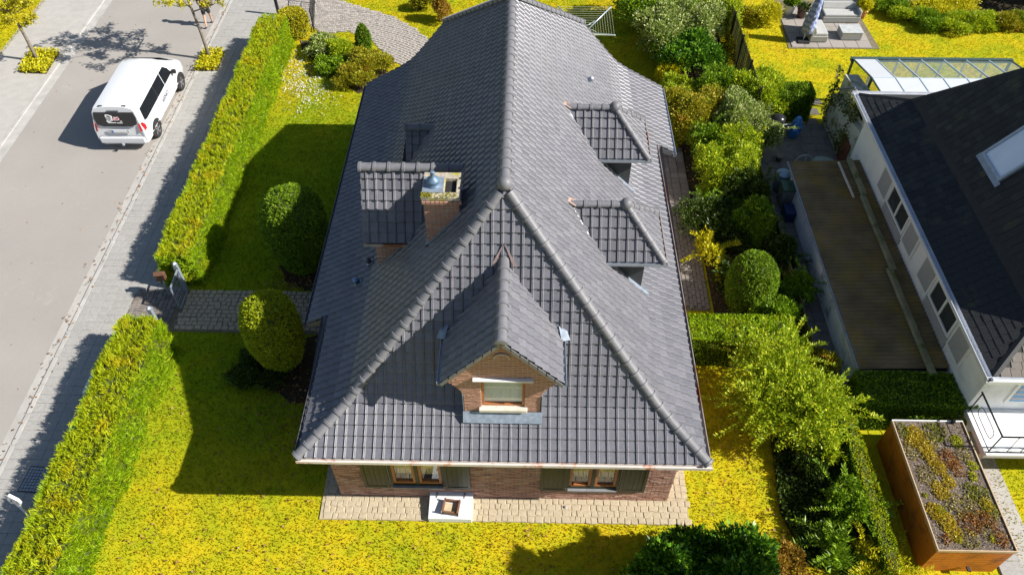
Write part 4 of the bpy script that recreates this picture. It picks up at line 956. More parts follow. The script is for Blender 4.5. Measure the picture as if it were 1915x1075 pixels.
def topiary(label,c,r,h,mat,n,prof,L=.07,Wd=.03,name='clipped_yew',cat='shrub',group=None):
    t=thing(name,label,cat,(c[0],c[1],0),0,group); zz=np.array([p[1] for p in prof])*h; rr=np.array([p[0] for p in prof])*r
    mb=MB(); mb.lathe([(max(.02,a-.07),b) for a,b in zip(rr,np.minimum(zz,h-.07))],20); mb.build('inner_twigs',HCORE,t,True)
    seg=np.hypot(np.diff(rr),np.diff(zz)); acc=np.r_[0,np.cumsum(seg)]
    u=RNG.random(n*3)*acc[-1]; R=np.interp(u,acc,rr); keep=RNG.random(n*3)<R/r; u=u[keep][:n]; R=np.interp(u,acc,rr); Z=np.interp(u,acc,zz); a=RNG.random(len(u))*2*PI
    dR=np.interp(u+.02,acc,rr)-np.interp(u-.02,acc,rr); dZ=np.interp(u+.02,acc,zz)-np.interp(u-.02,acc,zz)
    nrm=np.c_[np.cos(a)*dZ,np.sin(a)*dZ,-dR]; nrm/=np.linalg.norm(nrm,axis=1,keepdims=True)+1e-9
    R=R*(1+.03*np.sin(a*3+Z*2)+.022*np.sin(a*7-Z*5)+.012*np.sin(a*17+Z*13)); p=np.c_[R*np.cos(a),R*np.sin(a),Z]
    dr=nrm+RNG.normal(size=nrm.shape)*.6; LL=L*RNG.uniform(.7,1.5,len(u))
    gi=(np.arange(len(u))//6)*6; dr=dr[gi]+RNG.normal(size=dr.shape)*.3; p=p[gi]+RNG.normal(size=p.shape)*.022; nrm=nrm[gi]
    leafmesh('foliage',p-nrm*LL[:,None]*.5,dr,LL,Wd,mat,t); return t
EGG=[(.45,0),(.70,.12),(.90,.32),(1.0,.55),(.97,.72),(.84,.86),(.60,.95),(.30,.99),(.02,1.0)]
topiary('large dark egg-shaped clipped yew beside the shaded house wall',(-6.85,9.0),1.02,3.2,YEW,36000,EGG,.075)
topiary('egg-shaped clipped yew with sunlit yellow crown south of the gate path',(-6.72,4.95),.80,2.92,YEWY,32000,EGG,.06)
topiary('egg-shaped clipped yew in the border right of the house',(7.45,7.35),.74,2.3,YEW,26000,EGG,.06)
DRUM=[(.85,0),(.95,.2),(1.0,.5),(.99,.8),(.9,.93),(.7,1.0),(.02,1.02)]
topiary('golden drum-shaped clipped bush by the iron gate',(at(552,70).x,at(552,70).y+.2),.66,1.15,leafmat('golden privet',[(0,(.32,.32,.01)),(.5,(.46,.42,.012)),(1,(.58,.50,.03))]),9000,DRUM,.08,.05,'golden_bush')
CONE=[(.75,0),(.95,.15),(1.0,.35),(.85,.6),(.55,.82),(.22,.96),(.03,1.0)]
topiary('small dark columnar conifer beside the curved driveway',(at(682,92).x,at(682,92).y),.34,1.25,leafmat('conifer green',[(0,(.05,.12,.006)),(.5,(.12,.24,.01)),(1,(.28,.38,.015))]),6000,CONE,.08,.03,'conifer','conifer')
def shrub(label,c,rx,ry,h,mat,n,L=.11,Wd=.06,lobes=16,name='garden_shrub',cat='shrub',up=.35,zb=.05,stems=5,sprays=0,mats=None,group=None,base=None):
    """loose shrub of leafy lobes on a few stems"""
    t=thing(name,label,cat,(c[0],c[1],0),0,group); rx*=GROW; ry*=GROW; n=int(n*1.35)
    Ls=[]
    for i in range(lobes):
        a=random.random()*2*PI; q=math.sqrt(random.random())*.72; f=random.random()
        z=zb+h*(.25+.50*f)*(1-.25*q); Ls.append((rx*q*math.cos(a),ry*q*math.sin(a),z,random.uniform(.26,.42)))
    P=[];D=[]
    w=np.array([l[3]**2 for l in Ls]); w/=w.sum()
    for (x,y,z,q),m in zip(Ls,(w*n).astype(int)):
        v=sph(m); v[:,2]=np.where(v[:,2]<-.35,-v[:,2],v[:,2]); rr=RNG.uniform(.72,1.12,m)[:,None]
        lump=1+.18*np.sin(v[:,:1]*7+x*5)*np.sin(v[:,1:2]*6+y*3)
        P.append(np.array([x,y,z])+v*rr*lump*np.array([rx*q*1.15,ry*q*1.15,h*q*.75])); D.append(v+RNG.normal(size=v.shape)*.6+[0,0,up])
    P=np.vstack(P);D=np.vstack(D); P[:,2]=np.maximum(P[:,2],.06)
    if sprays:
        SP=[];SD=[]
        for i in range(sprays):
            v=sph(1)[0]; v[2]=abs(v[2])*.8+.15; x,y,z,q=random.choice(Ls); st=np.array([x,y,z])+v*np.array([rx,ry,h*.6])*q*.8; ln=random.uniform(.5,1.25); m=52
            tt=np.linspace(0,1,m)[:,None]; bend=np.array([0,0,-.35])*ln
            pts=st+v*ln*tt+bend*tt**2; sd=np.cross(v,[0,0,1]); sd/=np.linalg.norm(sd)+1e-9; alt=np.where(np.arange(m)%2,1,-1)[:,None]
            SP.append(pts); SD.append(sd*alt*.9+v*.6+RNG.normal(size=(m,3))*.25+[0,0,.25])
        P=np.vstack([P]+SP); D=np.vstack([D]+SD)
    LL=L*RNG.uniform(.6,1.3,len(P))
    leafmesh('foliage',P,D,LL,Wd*RNG.uniform(.7,1.3,len(P)),mat,t)
    mb=MB()
    for i in range(stems):
        x,y,z,q=Ls[i%len(Ls)]; mb.tube([(x*.1,y*.1,0),(x*.55,y*.55,z*.5),(x,y,z)],[.035,.025,.012],5)
    mb.build('stems',plain('bark',(.10,.075,.05),.9) if 'bark' not in bpy.data.materials else bpy.data.materials['bark'],t); return t
LAUREL=leafmat('laurel leaf',[(0,(.03,.09,.006)),(.5,(.07,.19,.010)),(.85,(.16,.34,.014)),(1,(.36,.52,.03))],.42,.2,None,.45)
BRIGHT=leafmat('bright leaf',[(0,(.16,.26,.010)),(.4,(.32,.44,.012)),(.8,(.52,.60,.02)),(1,(.68,.64,.04))],.5,.35)
OLIVE=leafmat('olive leaf',[(0,(.14,.16,.01)),(.5,(.32,.33,.014)),(.85,(.52,.45,.02)),(1,(.60,.38,.03))],.5,.3,((.42,.20,.02),1.8,.60,.72))
VARIEG=leafmat('variegated leaf',[(0,(.10,.16,.02)),(.4,(.24,.34,.04)),(.75,(.46,.52,.14)),(1,(.70,.70,.42))],.5,.3)
MID=leafmat('mid green leaf',[(0,(.07,.15,.008)),(.5,(.17,.30,.012)),(1,(.36,.50,.02))],.45,.3)
DKG=leafmat('dark green leaf',[(0,(.02,.04,.006)),(.5,(.05,.09,.01)),(1,(.12,.18,.02))],.45,.2)
YELL=leafmat('yellow leaf',[(0,(.36,.38,.008)),(.5,(.60,.56,.010)),(1,(.75,.64,.03))],.5,.35)
RUST=leafmat('autumn leaf',[(0,(.26,.14,.02)),(.5,(.42,.25,.03)),(1,(.52,.38,.06))],.5,.3)
def sat(u,v,h): p=at(u,v,h*.55); return (p.x,p.y)
GROW=1.30
# foreground laurel and shrubs along the right border
shrub('big glossy laurel bush at the bottom edge of the picture',(4.78,-1.95),1.30,1.05,2.5,LAUREL,34000,.15,.07,26,'laurel_bush',up=.6)
shrub('large arching bright green shrub beside the shaded hedge',sat(1478,735,2.4),1.22,1.22,2.5,BRIGHT,12000,.11,.04,24,'arching_shrub',sprays=270)
shrub('rounded green shrub at the foot of the arching shrub',sat(1588,935,1.0),.42,.5,1.05,MID,4000,.09,.045,14,sprays=16)
shrub('dark low shrub under the arching shrub',sat(1520,850,.8),.5,.5,.8,DKG,4000,.11,.05,12)
shrub('low rusty orange shrub beside the laurel bush',sat(1475,1050,.6),.35,.4,.6,RUST,2200,.10,.04,10)
shrub('yellow-green leafy shrub at the bottom edge beside the shed lawn',sat(1630,1055,.6),.5,.55,.55,YELL,2600,.13,.03,12,sprays=18)
shrub('small dark pointed shrub between laurel and shed',sat(1556,1025,.6),.28,.28,.6,MID,900,.17,.03,8,sprays=22)
shrub('glossy dark green round laurel in the back border',sat(1292,105,1.9),.95,.9,1.9,LAUREL,14000,.14,.06,18,'laurel_bush',up=.6)
shrub('white-flecked pale shrub near the clothes dryer',sat(1240,55,2.2),1.05,1.2,2.1,VARIEG,12000,.12,.06,18)
shrub('pale variegated shrub behind the round laurel',sat(1310,45,2.2),.9,1.0,2.2,VARIEG,11000,.11,.06,16)
shrub('tall mid green shrub at the top of the border',sat(1215,5,2.4),1.3,1.2,2.4,MID,13000,.12,.06,18)
shrub('bushy bright shrub at the top edge beside the reed fence',sat(1290,-5,2.4),1.2,1.0,2.4,BRIGHT,12000,.12,.06,18)
shrub('golden shrub in front of the round laurel',sat(1268,132,1.4),.62,.6,1.35,YELL,6000,.10,.05,12)
shrub('wide olive and rust coloured shrub level with the rear dormer',sat(1302,205,1.9),1.05,1.15,1.9,OLIVE,20000,.09,.045,24)
shrub('bright green shrub by the end of the reed fence',sat(1420,165,1.9),.95,.9,1.9,BRIGHT,13000,.11,.055,18)
shrub('pale tall shrub between the olive shrub and the barbecue',sat(1385,215,2.2),.85,.95,2.2,VARIEG,13000,.10,.05,18)
shrub('light green shrub beside the clinker path',sat(1362,310,1.9),.85,.95,1.85,BRIGHT,13000,.09,.05,18)
shrub('spreading dark shrub in the shaded border',sat(1345,415,1.2),.95,1.0,1.2,DKG,9000,.11,.055,16)
shrub('rounded mid green shrub against the fence',sat(1412,415,1.5),.65,.75,1.5,MID,9000,.09,.05,14)
shrub('pale leafy perennial next to the clinker path',sat(1330,465,1.0),.35,.55,1.0,YELL,1100,.13,.06,12,sprays=14)
for u,v,h,m,r,lab in ((1350,375,1.0,MID,.7,'leafy green filler shrub between the light shrub and the dark one'),(1395,360,1.6,DKG,.6,'dark shrub pressed against the fence near the crate'),(1330,265,1.6,MID,.7,'mid green shrub under the olive shrub'),(1420,250,1.6,VARIEG,.6,'pale loose shrub by the yard end of the fence'),(1375,265,1.9,BRIGHT,.7,'sunny shrub between olive and light green shrubs'),(1345,160,1.7,MID,.65,'leafy shrub behind the olive shrub'),(1262,170,1.3,BRIGHT,.6,'bright shrub at the rear corner of the roof'),(1250,95,1.6,MID,.7,'green shrub left of the round laurel'),(1460,470,1.1,DKG,.5,'dark shrub behind the clipped yew by the fence'),(1375,520,.7,DKG,.6,'low dark cover before the clipped yew'),(1480,540,1.0,MID,.45,'fence-side shrub beyond the clipped yew'),(1318,395,.8,DKG,.5,'dark low edging plant by the clinker path'),(1345,20,2.0,BRIGHT,.8,'bright tall shrub by the reed screen')):
    shrub(lab,sat(u,v,h),r,r,h,m,7000,.10,.05,16,sprays=10)
shrub('feathery bright shrub behind the clipped hedge end',sat(1445,590,1.3),.6,.5,1.3,MID,7000,.10,.045,12)
shrub('orange tinged shrub behind the shaded hedge corner',sat(1545,690,1.2),.45,.5,1.2,OLIVE,5000,.09,.04,10)
shrub('small leafy shrub near the boundary hedge',sat(1530,830,.9),.5,.5,.9,BRIGHT,4000,.11,.04,9)
# left bed by the driveway
shrub('flowering grey-green shrub in the bed by the driveway',sat(605,85,.8),.75,.6,.8,VARIEG,6000,.10,.04,12)
shrub('tall feathery green perennial in the driveway bed',sat(632,85,1.2),.42,.42,1.2,BRIGHT,4000,.13,.035,9)
shrub('rust and green mound in the driveway bed',sat(690,115,1.0),.72,.62,1.0,OLIVE,9000,.09,.04,14)
shrub('grassy olive clump in the driveway bed',sat(660,140,.9),.75,.6,.85,OLIVE,7000,.15,.025,12)
shrub('leafy green clump at the corner of the driveway bed',sat(615,120,.6),.6,.5,.6,MID,4500,.11,.05,10)
shrub('low dark shrub below the sunlit clipped yew',sat(487,690,.5),.8,.65,.55,DKG,6000,.11,.04,12)
shrub('orange autumn shrub on the far lawn behind the ridge',sat(826,18,1.2),.38,.38,1.3,RUST,4500,.10,.05,10)
shrub('small bronze shrub on the far lawn at the top edge',sat(785,5,.7),.5,.4,.7,OLIVE,3000,.10,.05,8)
# neighbour's garden
shrub('yellow shrub beside the reed fence on the neighbour lawn',sat(1378,80,.9),.35,.8,.9,YELL,4000,.10,.045,10)
shrub('golden grassy clump at the top of the neighbour lawn',sat(1420,25,.9),.8,.6,.9,YELL,5000,.14,.03,12)
shrub('green and bronze shrub by the lounge terrace',sat(1405,30,.7),.5,.45,.7,OLIVE,4000,.10,.045,9)
for i,(u,v) in enumerate(((1665,10),(1700,28),(1742,40),(1790,45),(1835,44),(1880,42),(1912,40))):
    shrub(['broad green perennial at the left end of the curved flower bed','second clump of the curved flower bed','spiky green clump in the curved flower bed','red-flowered clump in the curved flower bed','tall grassy clump in the curved flower bed','olive clump near the right end of the curved flower bed','last clump of the curved flower bed at the picture edge'][i],sat(u,v,.6),.75,.5,.65,[MID,BRIGHT,MID,BRIGHT,BRIGHT,OLIVE,MID][i],4500,.16,.035,10)
shrub('low yellow spreading shrub behind the flower bed',sat(1765,12,.7),1.3,.8,.8,YELL,7000,.11,.045,14)
bed('flower_bed_shade_soil',[(17.6,27.8),(18.4,25.4),(19.8,24.7),(21.6,24.6),(24,25.0),(40,26),(40,45),(17.6,45)],.039)
for i,(x,y,r,h) in enumerate(((23.2,28.6,1.6,3.4),(26.5,27.6,1.9,4.2),(20.6,31.5,1.5,3.2),(30,26.5,2.0,5))):
    shrub(['dark evergreen at the back of the curved flower bed','tall dark evergreen beyond the right edge of the flower bed','dark evergreen behind the yellow spreading shrub','tallest dark evergreen at the far right of the garden'][i],(x,y),r,r,h,DKG,9000,.2,.09,18,'evergreen_shrub')
# leaves inside the big tree that shades the bottom lawn: a spreading tree just out of the picture
def tube_tree(label,loc,h,crown_r,mat,nl,lean=(0,0),name='street_tree',trunk=.07,start=.45,L=.12,nb=11,group=None,bend=None):
    t=thing(name,label,'tree',(loc[0],loc[1],0),0,group); mb=MB(); BK=bpy.data.materials.get('tree bark') or plain('tree bark',(.20,.165,.13),.9,0,.25,12,.4)
    tp=[(0,0,0)]; m=7
    for i in range(1,m+1):
        f=i/m; bx=lean[0]*f+ (bend or .05)*math.sin(f*5); tp.append((bx,lean[1]*f,h*.8*f))
    mb.tube(tp,[trunk*(1-.75*i/m) for i in range(m+1)],9)
    P=[];D=[]; f=polyline(tp); Lt=f('len')
    lb=MB()
    for i in range(nb):
        s=start+(1-start)*i/nb; b0=f(Lt*s); a=i*2.4+random.uniform(-.4,.4); ln=crown_r*random.uniform(.7,1.1)*(1.15-.5*s)
        v=Vector((math.cos(a),math.sin(a),random.uniform(.25,.7))).normalized(); p1=b0+v*ln*.55; p2=b0+v*ln+Vector((0,0,.12*ln))
        lb.tube([b0,p1,p2],[trunk*.36,trunk*.2,trunk*.06],5)
        for k in range(7):
            q=b0.lerp(p2,random.uniform(.3,1)); w=Vector(sph(1)[0]); w.z=abs(w.z)*.6; e=q+w*ln*random.uniform(.2,.42); lb.tube([q,e],[trunk*.11,trunk*.04],4)
            mm=nl//(nb*7); tt=RNG.random((mm,1))**.7; P.append(np.array(q)+(np.array(e)-np.array(q))*tt+RNG.normal(size=(mm,3))*.07); D.append(RNG.normal(size=(mm,3))+[0,0,-.2])
    mb.build('trunk',BK,t,True); lb.build('limbs',BK,t,True)
    P=np.vstack(P); leafmesh('crown',P,np.vstack(D),L*RNG.uniform(.6,1.2,len(P)),L*.62,mat,t); return t
GOLDL=leafmat('golden tree leaf',[(0,(.34,.32,.01)),(.5,(.52,.46,.015)),(1,(.62,.56,.04))],.5,.4)
p=at(393,112); tube_tree('slim young street tree beside the white van, yellow leaves',(p.x,p.y),5.6,2.5,GOLDL,4600,(-.25,.15),group=None,trunk=.085,start=.50,nb=15)
p=at(71,116); tube_tree('slim young street tree on the far pavement at the left edge',(p.x,p.y),4.6,1.4,GOLDL,4200,(-.15,.1),trunk=.085,start=.45)
tube_tree('round-crowned tree that shades the lawn below the terrace',(10.9,-3.75),9.4,2.5,MID,17000,(0,0),'garden_tree',.16,.62,.24,16,bend=.02)
def groundcover(label,poly,n,mat,h,L,Wd,name,cat):
    xs_=[q[0] for q in poly]; ys_=[q[1] for q in poly]; c=(sum(xs_)/len(xs_),sum(ys_)/len(ys_)); t=thing(name,label,cat,(c[0],c[1],0)); P=[]
    while len(P)<n:
        x=random.uniform(min(xs_),max(xs_)); y=random.uniform(min(ys_),max(ys_))
        if inside(x,y,poly): P.append((x-c[0],y-c[1],.05+random.random()*h))
    P=np.array(P); leafmesh('foliage',P,RNG.normal(size=P.shape)*[1,1,.5]+[0,0,.8],L,Wd,mat,t)
    mb=MB(); mb.prism([(x-c[0],y-c[1],.058) for x,y in poly],(0,0,-.01)); mb.build('soil',SOIL,t); return t
def quadpx(*pts): return [(at(*q).x,at(*q).y) for q in pts]
groundcover('bright ground cover round the tree beside the van',quadpx((366,135),(408,134),(421,98),(385,97)),1500,YELL,.22,.10,.07,'tree_pit_planting','ground cover')
groundcover('bright ground cover round the tree on the far pavement',quadpx((38,138),(88,140),(113,100),(62,98)),2000,YELL,.22,.10,.07,'tree_pit_planting','ground cover')
groundcover('dark leaf carpet added as shade on the ground left of the low mossy hedge',[(7.4,2.6),(9.1,2.9),(9.1,-1.2),(7.6,-1.0),(7.2,.4)],9000,DKG,.16,.10,.07,'shade_carpet','ground cover')  # dark leaves laid over the lawn to stand in for shadow
shrub('golden shrub on the far verge at the top left corner',(at(5,40,.6).x-.6,at(5,40,.6).y),.8,1.2,1.0,YELL,5000,.11,.05,10)
# ------------------------------------------------------------------ grass
def grass(name,label,x0,x1,y0,y1,n,avoid,polys=(),L=.075,Wd=.022,poly_in=None,mat=BLADE):
    P=np.c_[RNG.uniform(x0,x1,n),RNG.uniform(y0,y1,n)]; k=np.ones(n,bool)
    for a,b,c,d_ in avoid: k&=~((P[:,0]>a)&(P[:,0]<b)&(P[:,1]>c)&(P[:,1]<d_))
    def pin(poly):
        r=np.zeros(len(P),bool); m=len(poly)
        for i in range(m):
            (xa,ya),(xb_,yb_)=poly[i],poly[(i+1)%m]
            c=((ya>P[:,1])!=(yb_>P[:,1]))&(P[:,0]<(xb_-xa)*(P[:,1]-ya)/((yb_-ya) or 1e-9)+xa); r^=c
        return r
    for q in polys: k&=~pin(q)
    if poly_in: k&=pin(poly_in)
    P=P[k]; m=len(P); cl=RNG.normal(size=(m,3))*[1,1,.45]+[0,0,1.0]
    o=leafmesh(name,np.c_[P,np.full(m,.03)],cl,L*RNG.uniform(.5,1.4,m),Wd*RNG.uniform(.6,1.3,m),mat,None,'stuff'); tag(o,label,'grass'); return o
AV=[(-4.76,4.80,.03,15.2),(-12,-5.2,6.0,7.75),(4.2,6.5,7.2,15.4),(8.35,9.4,-3,5),(6.5,9.4,5,30)]
BD=[TS1,TS2,DP,[(-9.9,22.9),(-8.4,22.9),(-5.6,21.0),(-5.7,19.4),(-6.6,18.8),(-8.4,20.6),(-9.6,22.0)]]
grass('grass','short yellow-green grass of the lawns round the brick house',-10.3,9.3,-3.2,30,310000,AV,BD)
LT=[(12.25,22.65),(16.35,22.7),(16.2,27),(12.5,27)]
grass('grass','short bright grass of the neighbour garden',9.4,26,-3,29,150000,[(9.4,24,2.4,14.9),(10.25,12.6,-1.1,2.5),(12.3,19.5,14,18.4),(9.4,12.5,2.4,17.0)],[LT,[(17.6,27.8),(18.4,25.4),(19.8,24.7),(21.6,24.6),(24,25.0),(40,26),(40,45),(17.6,45)]])
grass('grass','grass of the far verge at the top left corner',-29,-23.0,15,32,45000,[])
# daisies and fallen leaves
P_=np.vstack([np.array([at(u,v).x,at(u,v).y,.07])+RNG.normal(size=(m,3))*[.5,.6,.01] for u,v,m in ((550,130,260),(575,170,260),(590,190,120),(560,150,150))]); P_[:,2]=.085
tag(leafmesh('daisies',P_,RNG.normal(size=(len(P_),3))*[1,1,.15],.055,.05,leafmat('daisy petal',[(0,(.6,.62,.6)),(1,(.8,.8,.82))])),'white daisies scattered in the sunny lawn near the driveway','flowers',kind='stuff')
P_=np.c_[RNG.uniform(-9.8,8.5,900),RNG.uniform(-2,5,900),np.full(900,.09)]; P_=P_[[not(-4.9<a<4.9 and b>-.1) for a,b,_ in P_]]
Q_=np.c_[RNG.normal(-5.9,.8,500),RNG.normal(3.4,.9,500),np.full(500,.07)]; Q2=np.c_[RNG.uniform(6.5,9.2,1500),RNG.uniform(-2,24,1500),np.full(1500,.06)]; Q3=np.c_[RNG.normal(-6.9,.6,300),RNG.normal(8.2,.3,300),np.full(300,.06)]
Q_=Q_[Q_[:,0]<-4.7]; P_=np.vstack([P_,Q_,Q2,Q3])
Q4=np.c_[RNG.normal(-13.75,.12,260),RNG.uniform(-2,26,260),np.full(260,.07)]; Q4[:,0]+=KS*Q4[:,1]; Q5=np.c_[RNG.uniform(-19.4,-13.9,60),RNG.uniform(0,26,60),np.full(60,.012)]; P_=np.vstack([P_,Q4,Q5])
tag(leafmesh('fallen_leaves',P_,RNG.normal(size=(len(P_),3))*[1,1,.12],.085*RNG.uniform(.5,1.2,len(P_)),.06,leafmat('fallen leaf',[(0,(.16,.07,.02)),(.5,(.34,.17,.06)),(1,(.48,.28,.14))])),'brown fallen leaves scattered over lawns, beds and kerb','leaves',kind='stuff')
# ================================================================== STREET OBJECTS
# ------------------------------------------------------------------ van
VP=plain('van paint',(.66,.67,.69),.22,0,.01,1,0,.6); VG=plain('van glass',(.012,.014,.017),.05,0,.1,2,0,.7); VT=plain('black trim',(.02,.02,.022),.5); TYRE=plain('tyre rubber',(.018,.018,.019),.8); ALLOY=plain('alloy rim',(.32,.33,.35),.3,.7,.08,5)
RED=plain('red lamp',(.50,.015,.02),.2,0,.1,8,0,.6)
van=thing('delivery_van','white passenger van with tinted windows parked at the kerb','van',(sx(-14.60,17.4)-.18,17.43,0),PI/2+.013)
FULL=[(0,.30),(.78,.28),(.925,.36),(.965,.60),(.965,.98),(.935,1.12),(.835,1.68),(.74,1.83),(.42,1.90),(0,1.915)]
def st_(x,pts): return [(x,y,z) for y,z in pts]
def lean(x0,k,sc): return [(x0+k*max(0,(z-.95)),y*sc,z if z>.5 else z+.10*(1-sc)*10) for y,z in FULL]
SECT=[lean(-2.53,.17,.955),lean(-2.47,.15,.985),lean(-2.30,.09,1.0),st_(-1.55,FULL),st_(-.3,FULL),st_(.62,FULL),
 st_(.95,[(y,z if z<1.2 else z-.035) for y,z in FULL]),
 st_(1.45,[(0,.30),(.78,.28),(.925,.36),(.962,.60),(.960,.98),(.925,1.10),(.88,1.36),(.80,1.46),(.45,1.535),(0,1.555)]),
 st_(1.92,[(0,.30),(.78,.28),(.92,.36),(.955,.60),(.945,.94),(.90,1.04),(.86,1.10),(.76,1.15),(.42,1.20),(0,1.215)]),
 st_(2.30,[(0,.30),(.74,.28),(.86,.36),(.91,.60),(.885,.84),(.85,.92),(.78,.97),(.66,1.01),(.40,1.06),(0,1.075)]),
 st_(2.50,[(0,.32),(.62,.30),(.70,.38),(.76,.58),(.74,.72),(.70,.77),(.62,.80),(.52,.83),(.34,.86),(0,.87)])]
mb=MB(); n=len(FULL); ring=[]
for S in SECT: ring.append([(x,y,z) for x,y,z in S]+[(x,-y,z) for x,y,z in S[-2:0:-1]])
m=len(ring[0]); vs=[p for r in ring for p in r]
fs=[(i*m+k,i*m+(k+1)%m,(i+1)*m+(k+1)%m,(i+1)*m+k) for i in range(len(ring)-1) for k in range(m)]+[tuple(range(m)),tuple((len(ring)-1)*m+k for k in range(m))]
mb.add(vs,fs); body=mb.build('body',VP,van,True)
sm=body.modifiers.new('edge','EDGE_SPLIT'); sm.split_angle=math.radians(38)
for sg in (1,-1):
    yy=lambda z:sg*(.935-(z-1.12)*.1786+.006)
    for pts in ([(-2.16,1.17),(-1.98,1.12),(-.62,1.12),(-.62,1.63),(-2.06,1.62)],[(-.58,1.12),(.22,1.12),(.22,1.64),(-.58,1.63)],[(.27,1.12),(1.12,1.13),(.98,1.42),(.72,1.64),(.27,1.64)]):
        s=MB(); s.prism([(x,yy(z),z) for x,z in pts],(0,sg*.006,0)); s.build('side_window',VG,body)
    s=MB(); s.prism([(-.62,yy(1.14),1.14),(-.58,yy(1.14),1.14),(-.58,yy(1.62),1.62),(-.62,yy(1.62),1.62)],(0,sg*.008,0)); s.build('pillar_trim',VT,body)
    s=MB(); s.prism([(-2.46,sg*.955,.92),(-2.30,sg*.972,.92),(-2.30,sg*.968,1.10),(-2.41,sg*.945,1.26),(-2.455,sg*.935,1.26)],(0,sg*.012,0)); s.prism([(-2.535,sg*.80,.92),(-2.46,sg*.955,.92),(-2.43,sg*.935,1.26),(-2.485,sg*.80,1.22)],(-.012,0,0)); s.build('tail_light',RED,body)
    s=MB(); s.box((1.02,min(sg*.99,sg*1.16),1.12),(1.14,max(sg*.99,sg*1.16),1.28)); s.box((1.06,min(sg*.90,sg*1.0),1.14),(1.10,max(sg*.90,sg*1.0),1.18)); bevel(s.build('wing_mirror',VT,body),.03)
    s=MB(); s.prism([(2.2,sg*.90,.72),(2.44,sg*.79,.70),(2.42,sg*.76,.82),(2.2,sg*.885,.88)],(.01,sg*.012,0)); s.build('headlight',plain('lamp glass',(.7,.72,.75),.1) if 'lamp glass' not in bpy.data.materials else bpy.data.materials['lamp glass'],body)
    s=MB(); s.box((-2.0,min(sg*.955,sg*.978),.50),(1.3,max(sg*.955,sg*.978),.53)); s.build('side_trim',plain('white trim',(.72,.73,.75),.35) if 'white trim' not in bpy.data.materials else bpy.data.materials['white trim'],body)
    for xw in (-1.60,1.60):
        s=MB(); pts=[(xw+.42*math.cos(PI*k/14),sg*.962,.36+.41*math.sin(PI*k/14)) for k in range(15)]+[(xw-.42,sg*.962,.27),(xw+.42,sg*.962,.27)]; s.prism(pts,(0,sg*.012,0)); s.build('wheel_arch',VT,body)
        w=link('wheel',None,van,Matrix.Translation((xw,sg*.87,.345))@Matrix.Rotation(-sg*PI/2,4,'X'))
        s=MB(); s.lathe([(.21,-.11),(.30,-.115),(.335,-.09),(.345,-.04),(.345,.06),(.335,.105),(.30,.128),(.255,.128),(.245,.10)],28); s.build('tyre',TYRE,w,True)
        s=MB(); s.lathe([(.245,-.05),(.25,.10),(.235,.118),(.215,.105),(.205,.06),(.02,.05)],28)
        s.build('rim',plain('rim dark',(.06,.06,.065),.4,.5) if 'rim dark' not in bpy.data.materials else bpy.data.materials['rim dark'],w,True)
        for k in range(5):
            a=2*PI*k/5; s=MB(); s.obox(Matrix.Rotation(a,4,'Z')@Matrix.Translation((.125,0,.09)),.115,.028,.02); s.build('spoke',ALLOY,w)
def rear(y,z,o=0): return (-2.53+.17*max(0,z-.95)-.006-o,y,z)
s=MB(); s.prism([rear(-.74,1.20),rear(-.52,1.13),rear(.52,1.13),rear(.74,1.20),rear(.80,1.46),rear(.74,1.70),rear(-.74,1.70),rear(-.80,1.46)],(-.010,0,0)); s.build('rear_window',VG,body)
s=MB(); s.tube([rear(.02,1.17,.02),rear(-.30,1.19,.02)],.010,5); s.build('rear_wiper',VT,body)
s=MB(); s.prism([rear(-.22,1.74),rear(.22,1.74),rear(.22,1.765),rear(-.22,1.765)],(-.02,0,0)); s.build('brake_light',VT,body)
for yq in (-.42,.45):
    s=MB(); s.box((-2.33,yq-.08,1.875),(-2.25,yq+.08,1.905)); s.build('roof_mount',VT,body)
s=MB(); s.box((-2.60,-.86,.40),(-2.50,.86,.66)); bevel(s.build('rear_bumper',VP,body),.04)
s=MB(); s.box((-2.555,-.40,.86),(-2.53,.40,1.02)); s.build('plate_recess',plain('pale grey trim',(.55,.56,.58),.4),body)
s=MB(); s.box((-2.566,-.26,.885),(-2.556,.26,.995)); pl_=s.build('number_plate',WHITE,body)
s=MB(); s.box((-2.570,.21,.885),(-2.567,.26,.995)); s.build('plate_band',plain('plate blue',(.02,.08,.45),.4),pl_)
PC=plain('plate ink',(.16,.16,.22),.5)
s=MB(); s.prism([(-2.5,-.03,.36),(-2.5,.03,.36),(-2.5,.03,.42),(-2.5,-.03,.42)],(-.2,0,0)); s.lathe([(.028,0),(.028,.06),(.02,.07)],8,(-2.69,0,.42)); s.build('tow_hook',ZINC,van)
s=MB(); s.prism([(1.0,-.74,1.86),(1.0,.74,1.86),(1.84,.82,1.24),(1.84,-.82,1.24)],(.012,0,.016)); s.build('windscreen',VG,body)
SEAM=plain('panel gap',(.16,.16,.17),.6)
for sg in (1,-1):
    for xq,z0,z1 in ((-.60,.40,1.10),(.24,.40,1.10),(1.14,.45,1.08)):
        s=MB(); s.box((xq-.006,min(sg*.963,sg*.968),z0),(xq+.006,max(sg*.963,sg*.968),z1-.10)); s.build('panel_gap',SEAM,body)
    s=MB(); s.box((-2.2,min(sg*.962,sg*.968),.985),(-.62,max(sg*.962,sg*.968),1.0)); s.build('slide_rail',SEAM,body)
    for xq in (-.42,.98): s=MB(); s.box((xq-.09,min(sg*.965,sg*.985),.90),(xq+.09,max(sg*.965,sg*.985),.93)); s.build('door_handle',VP,body)
s=MB(); s.prism([rear(-.80,.72),rear(.80,.72),rear(.80,.735),rear(-.80,.735)],(-.004,0,0)); s.build('tailgate_gap',SEAM,body)
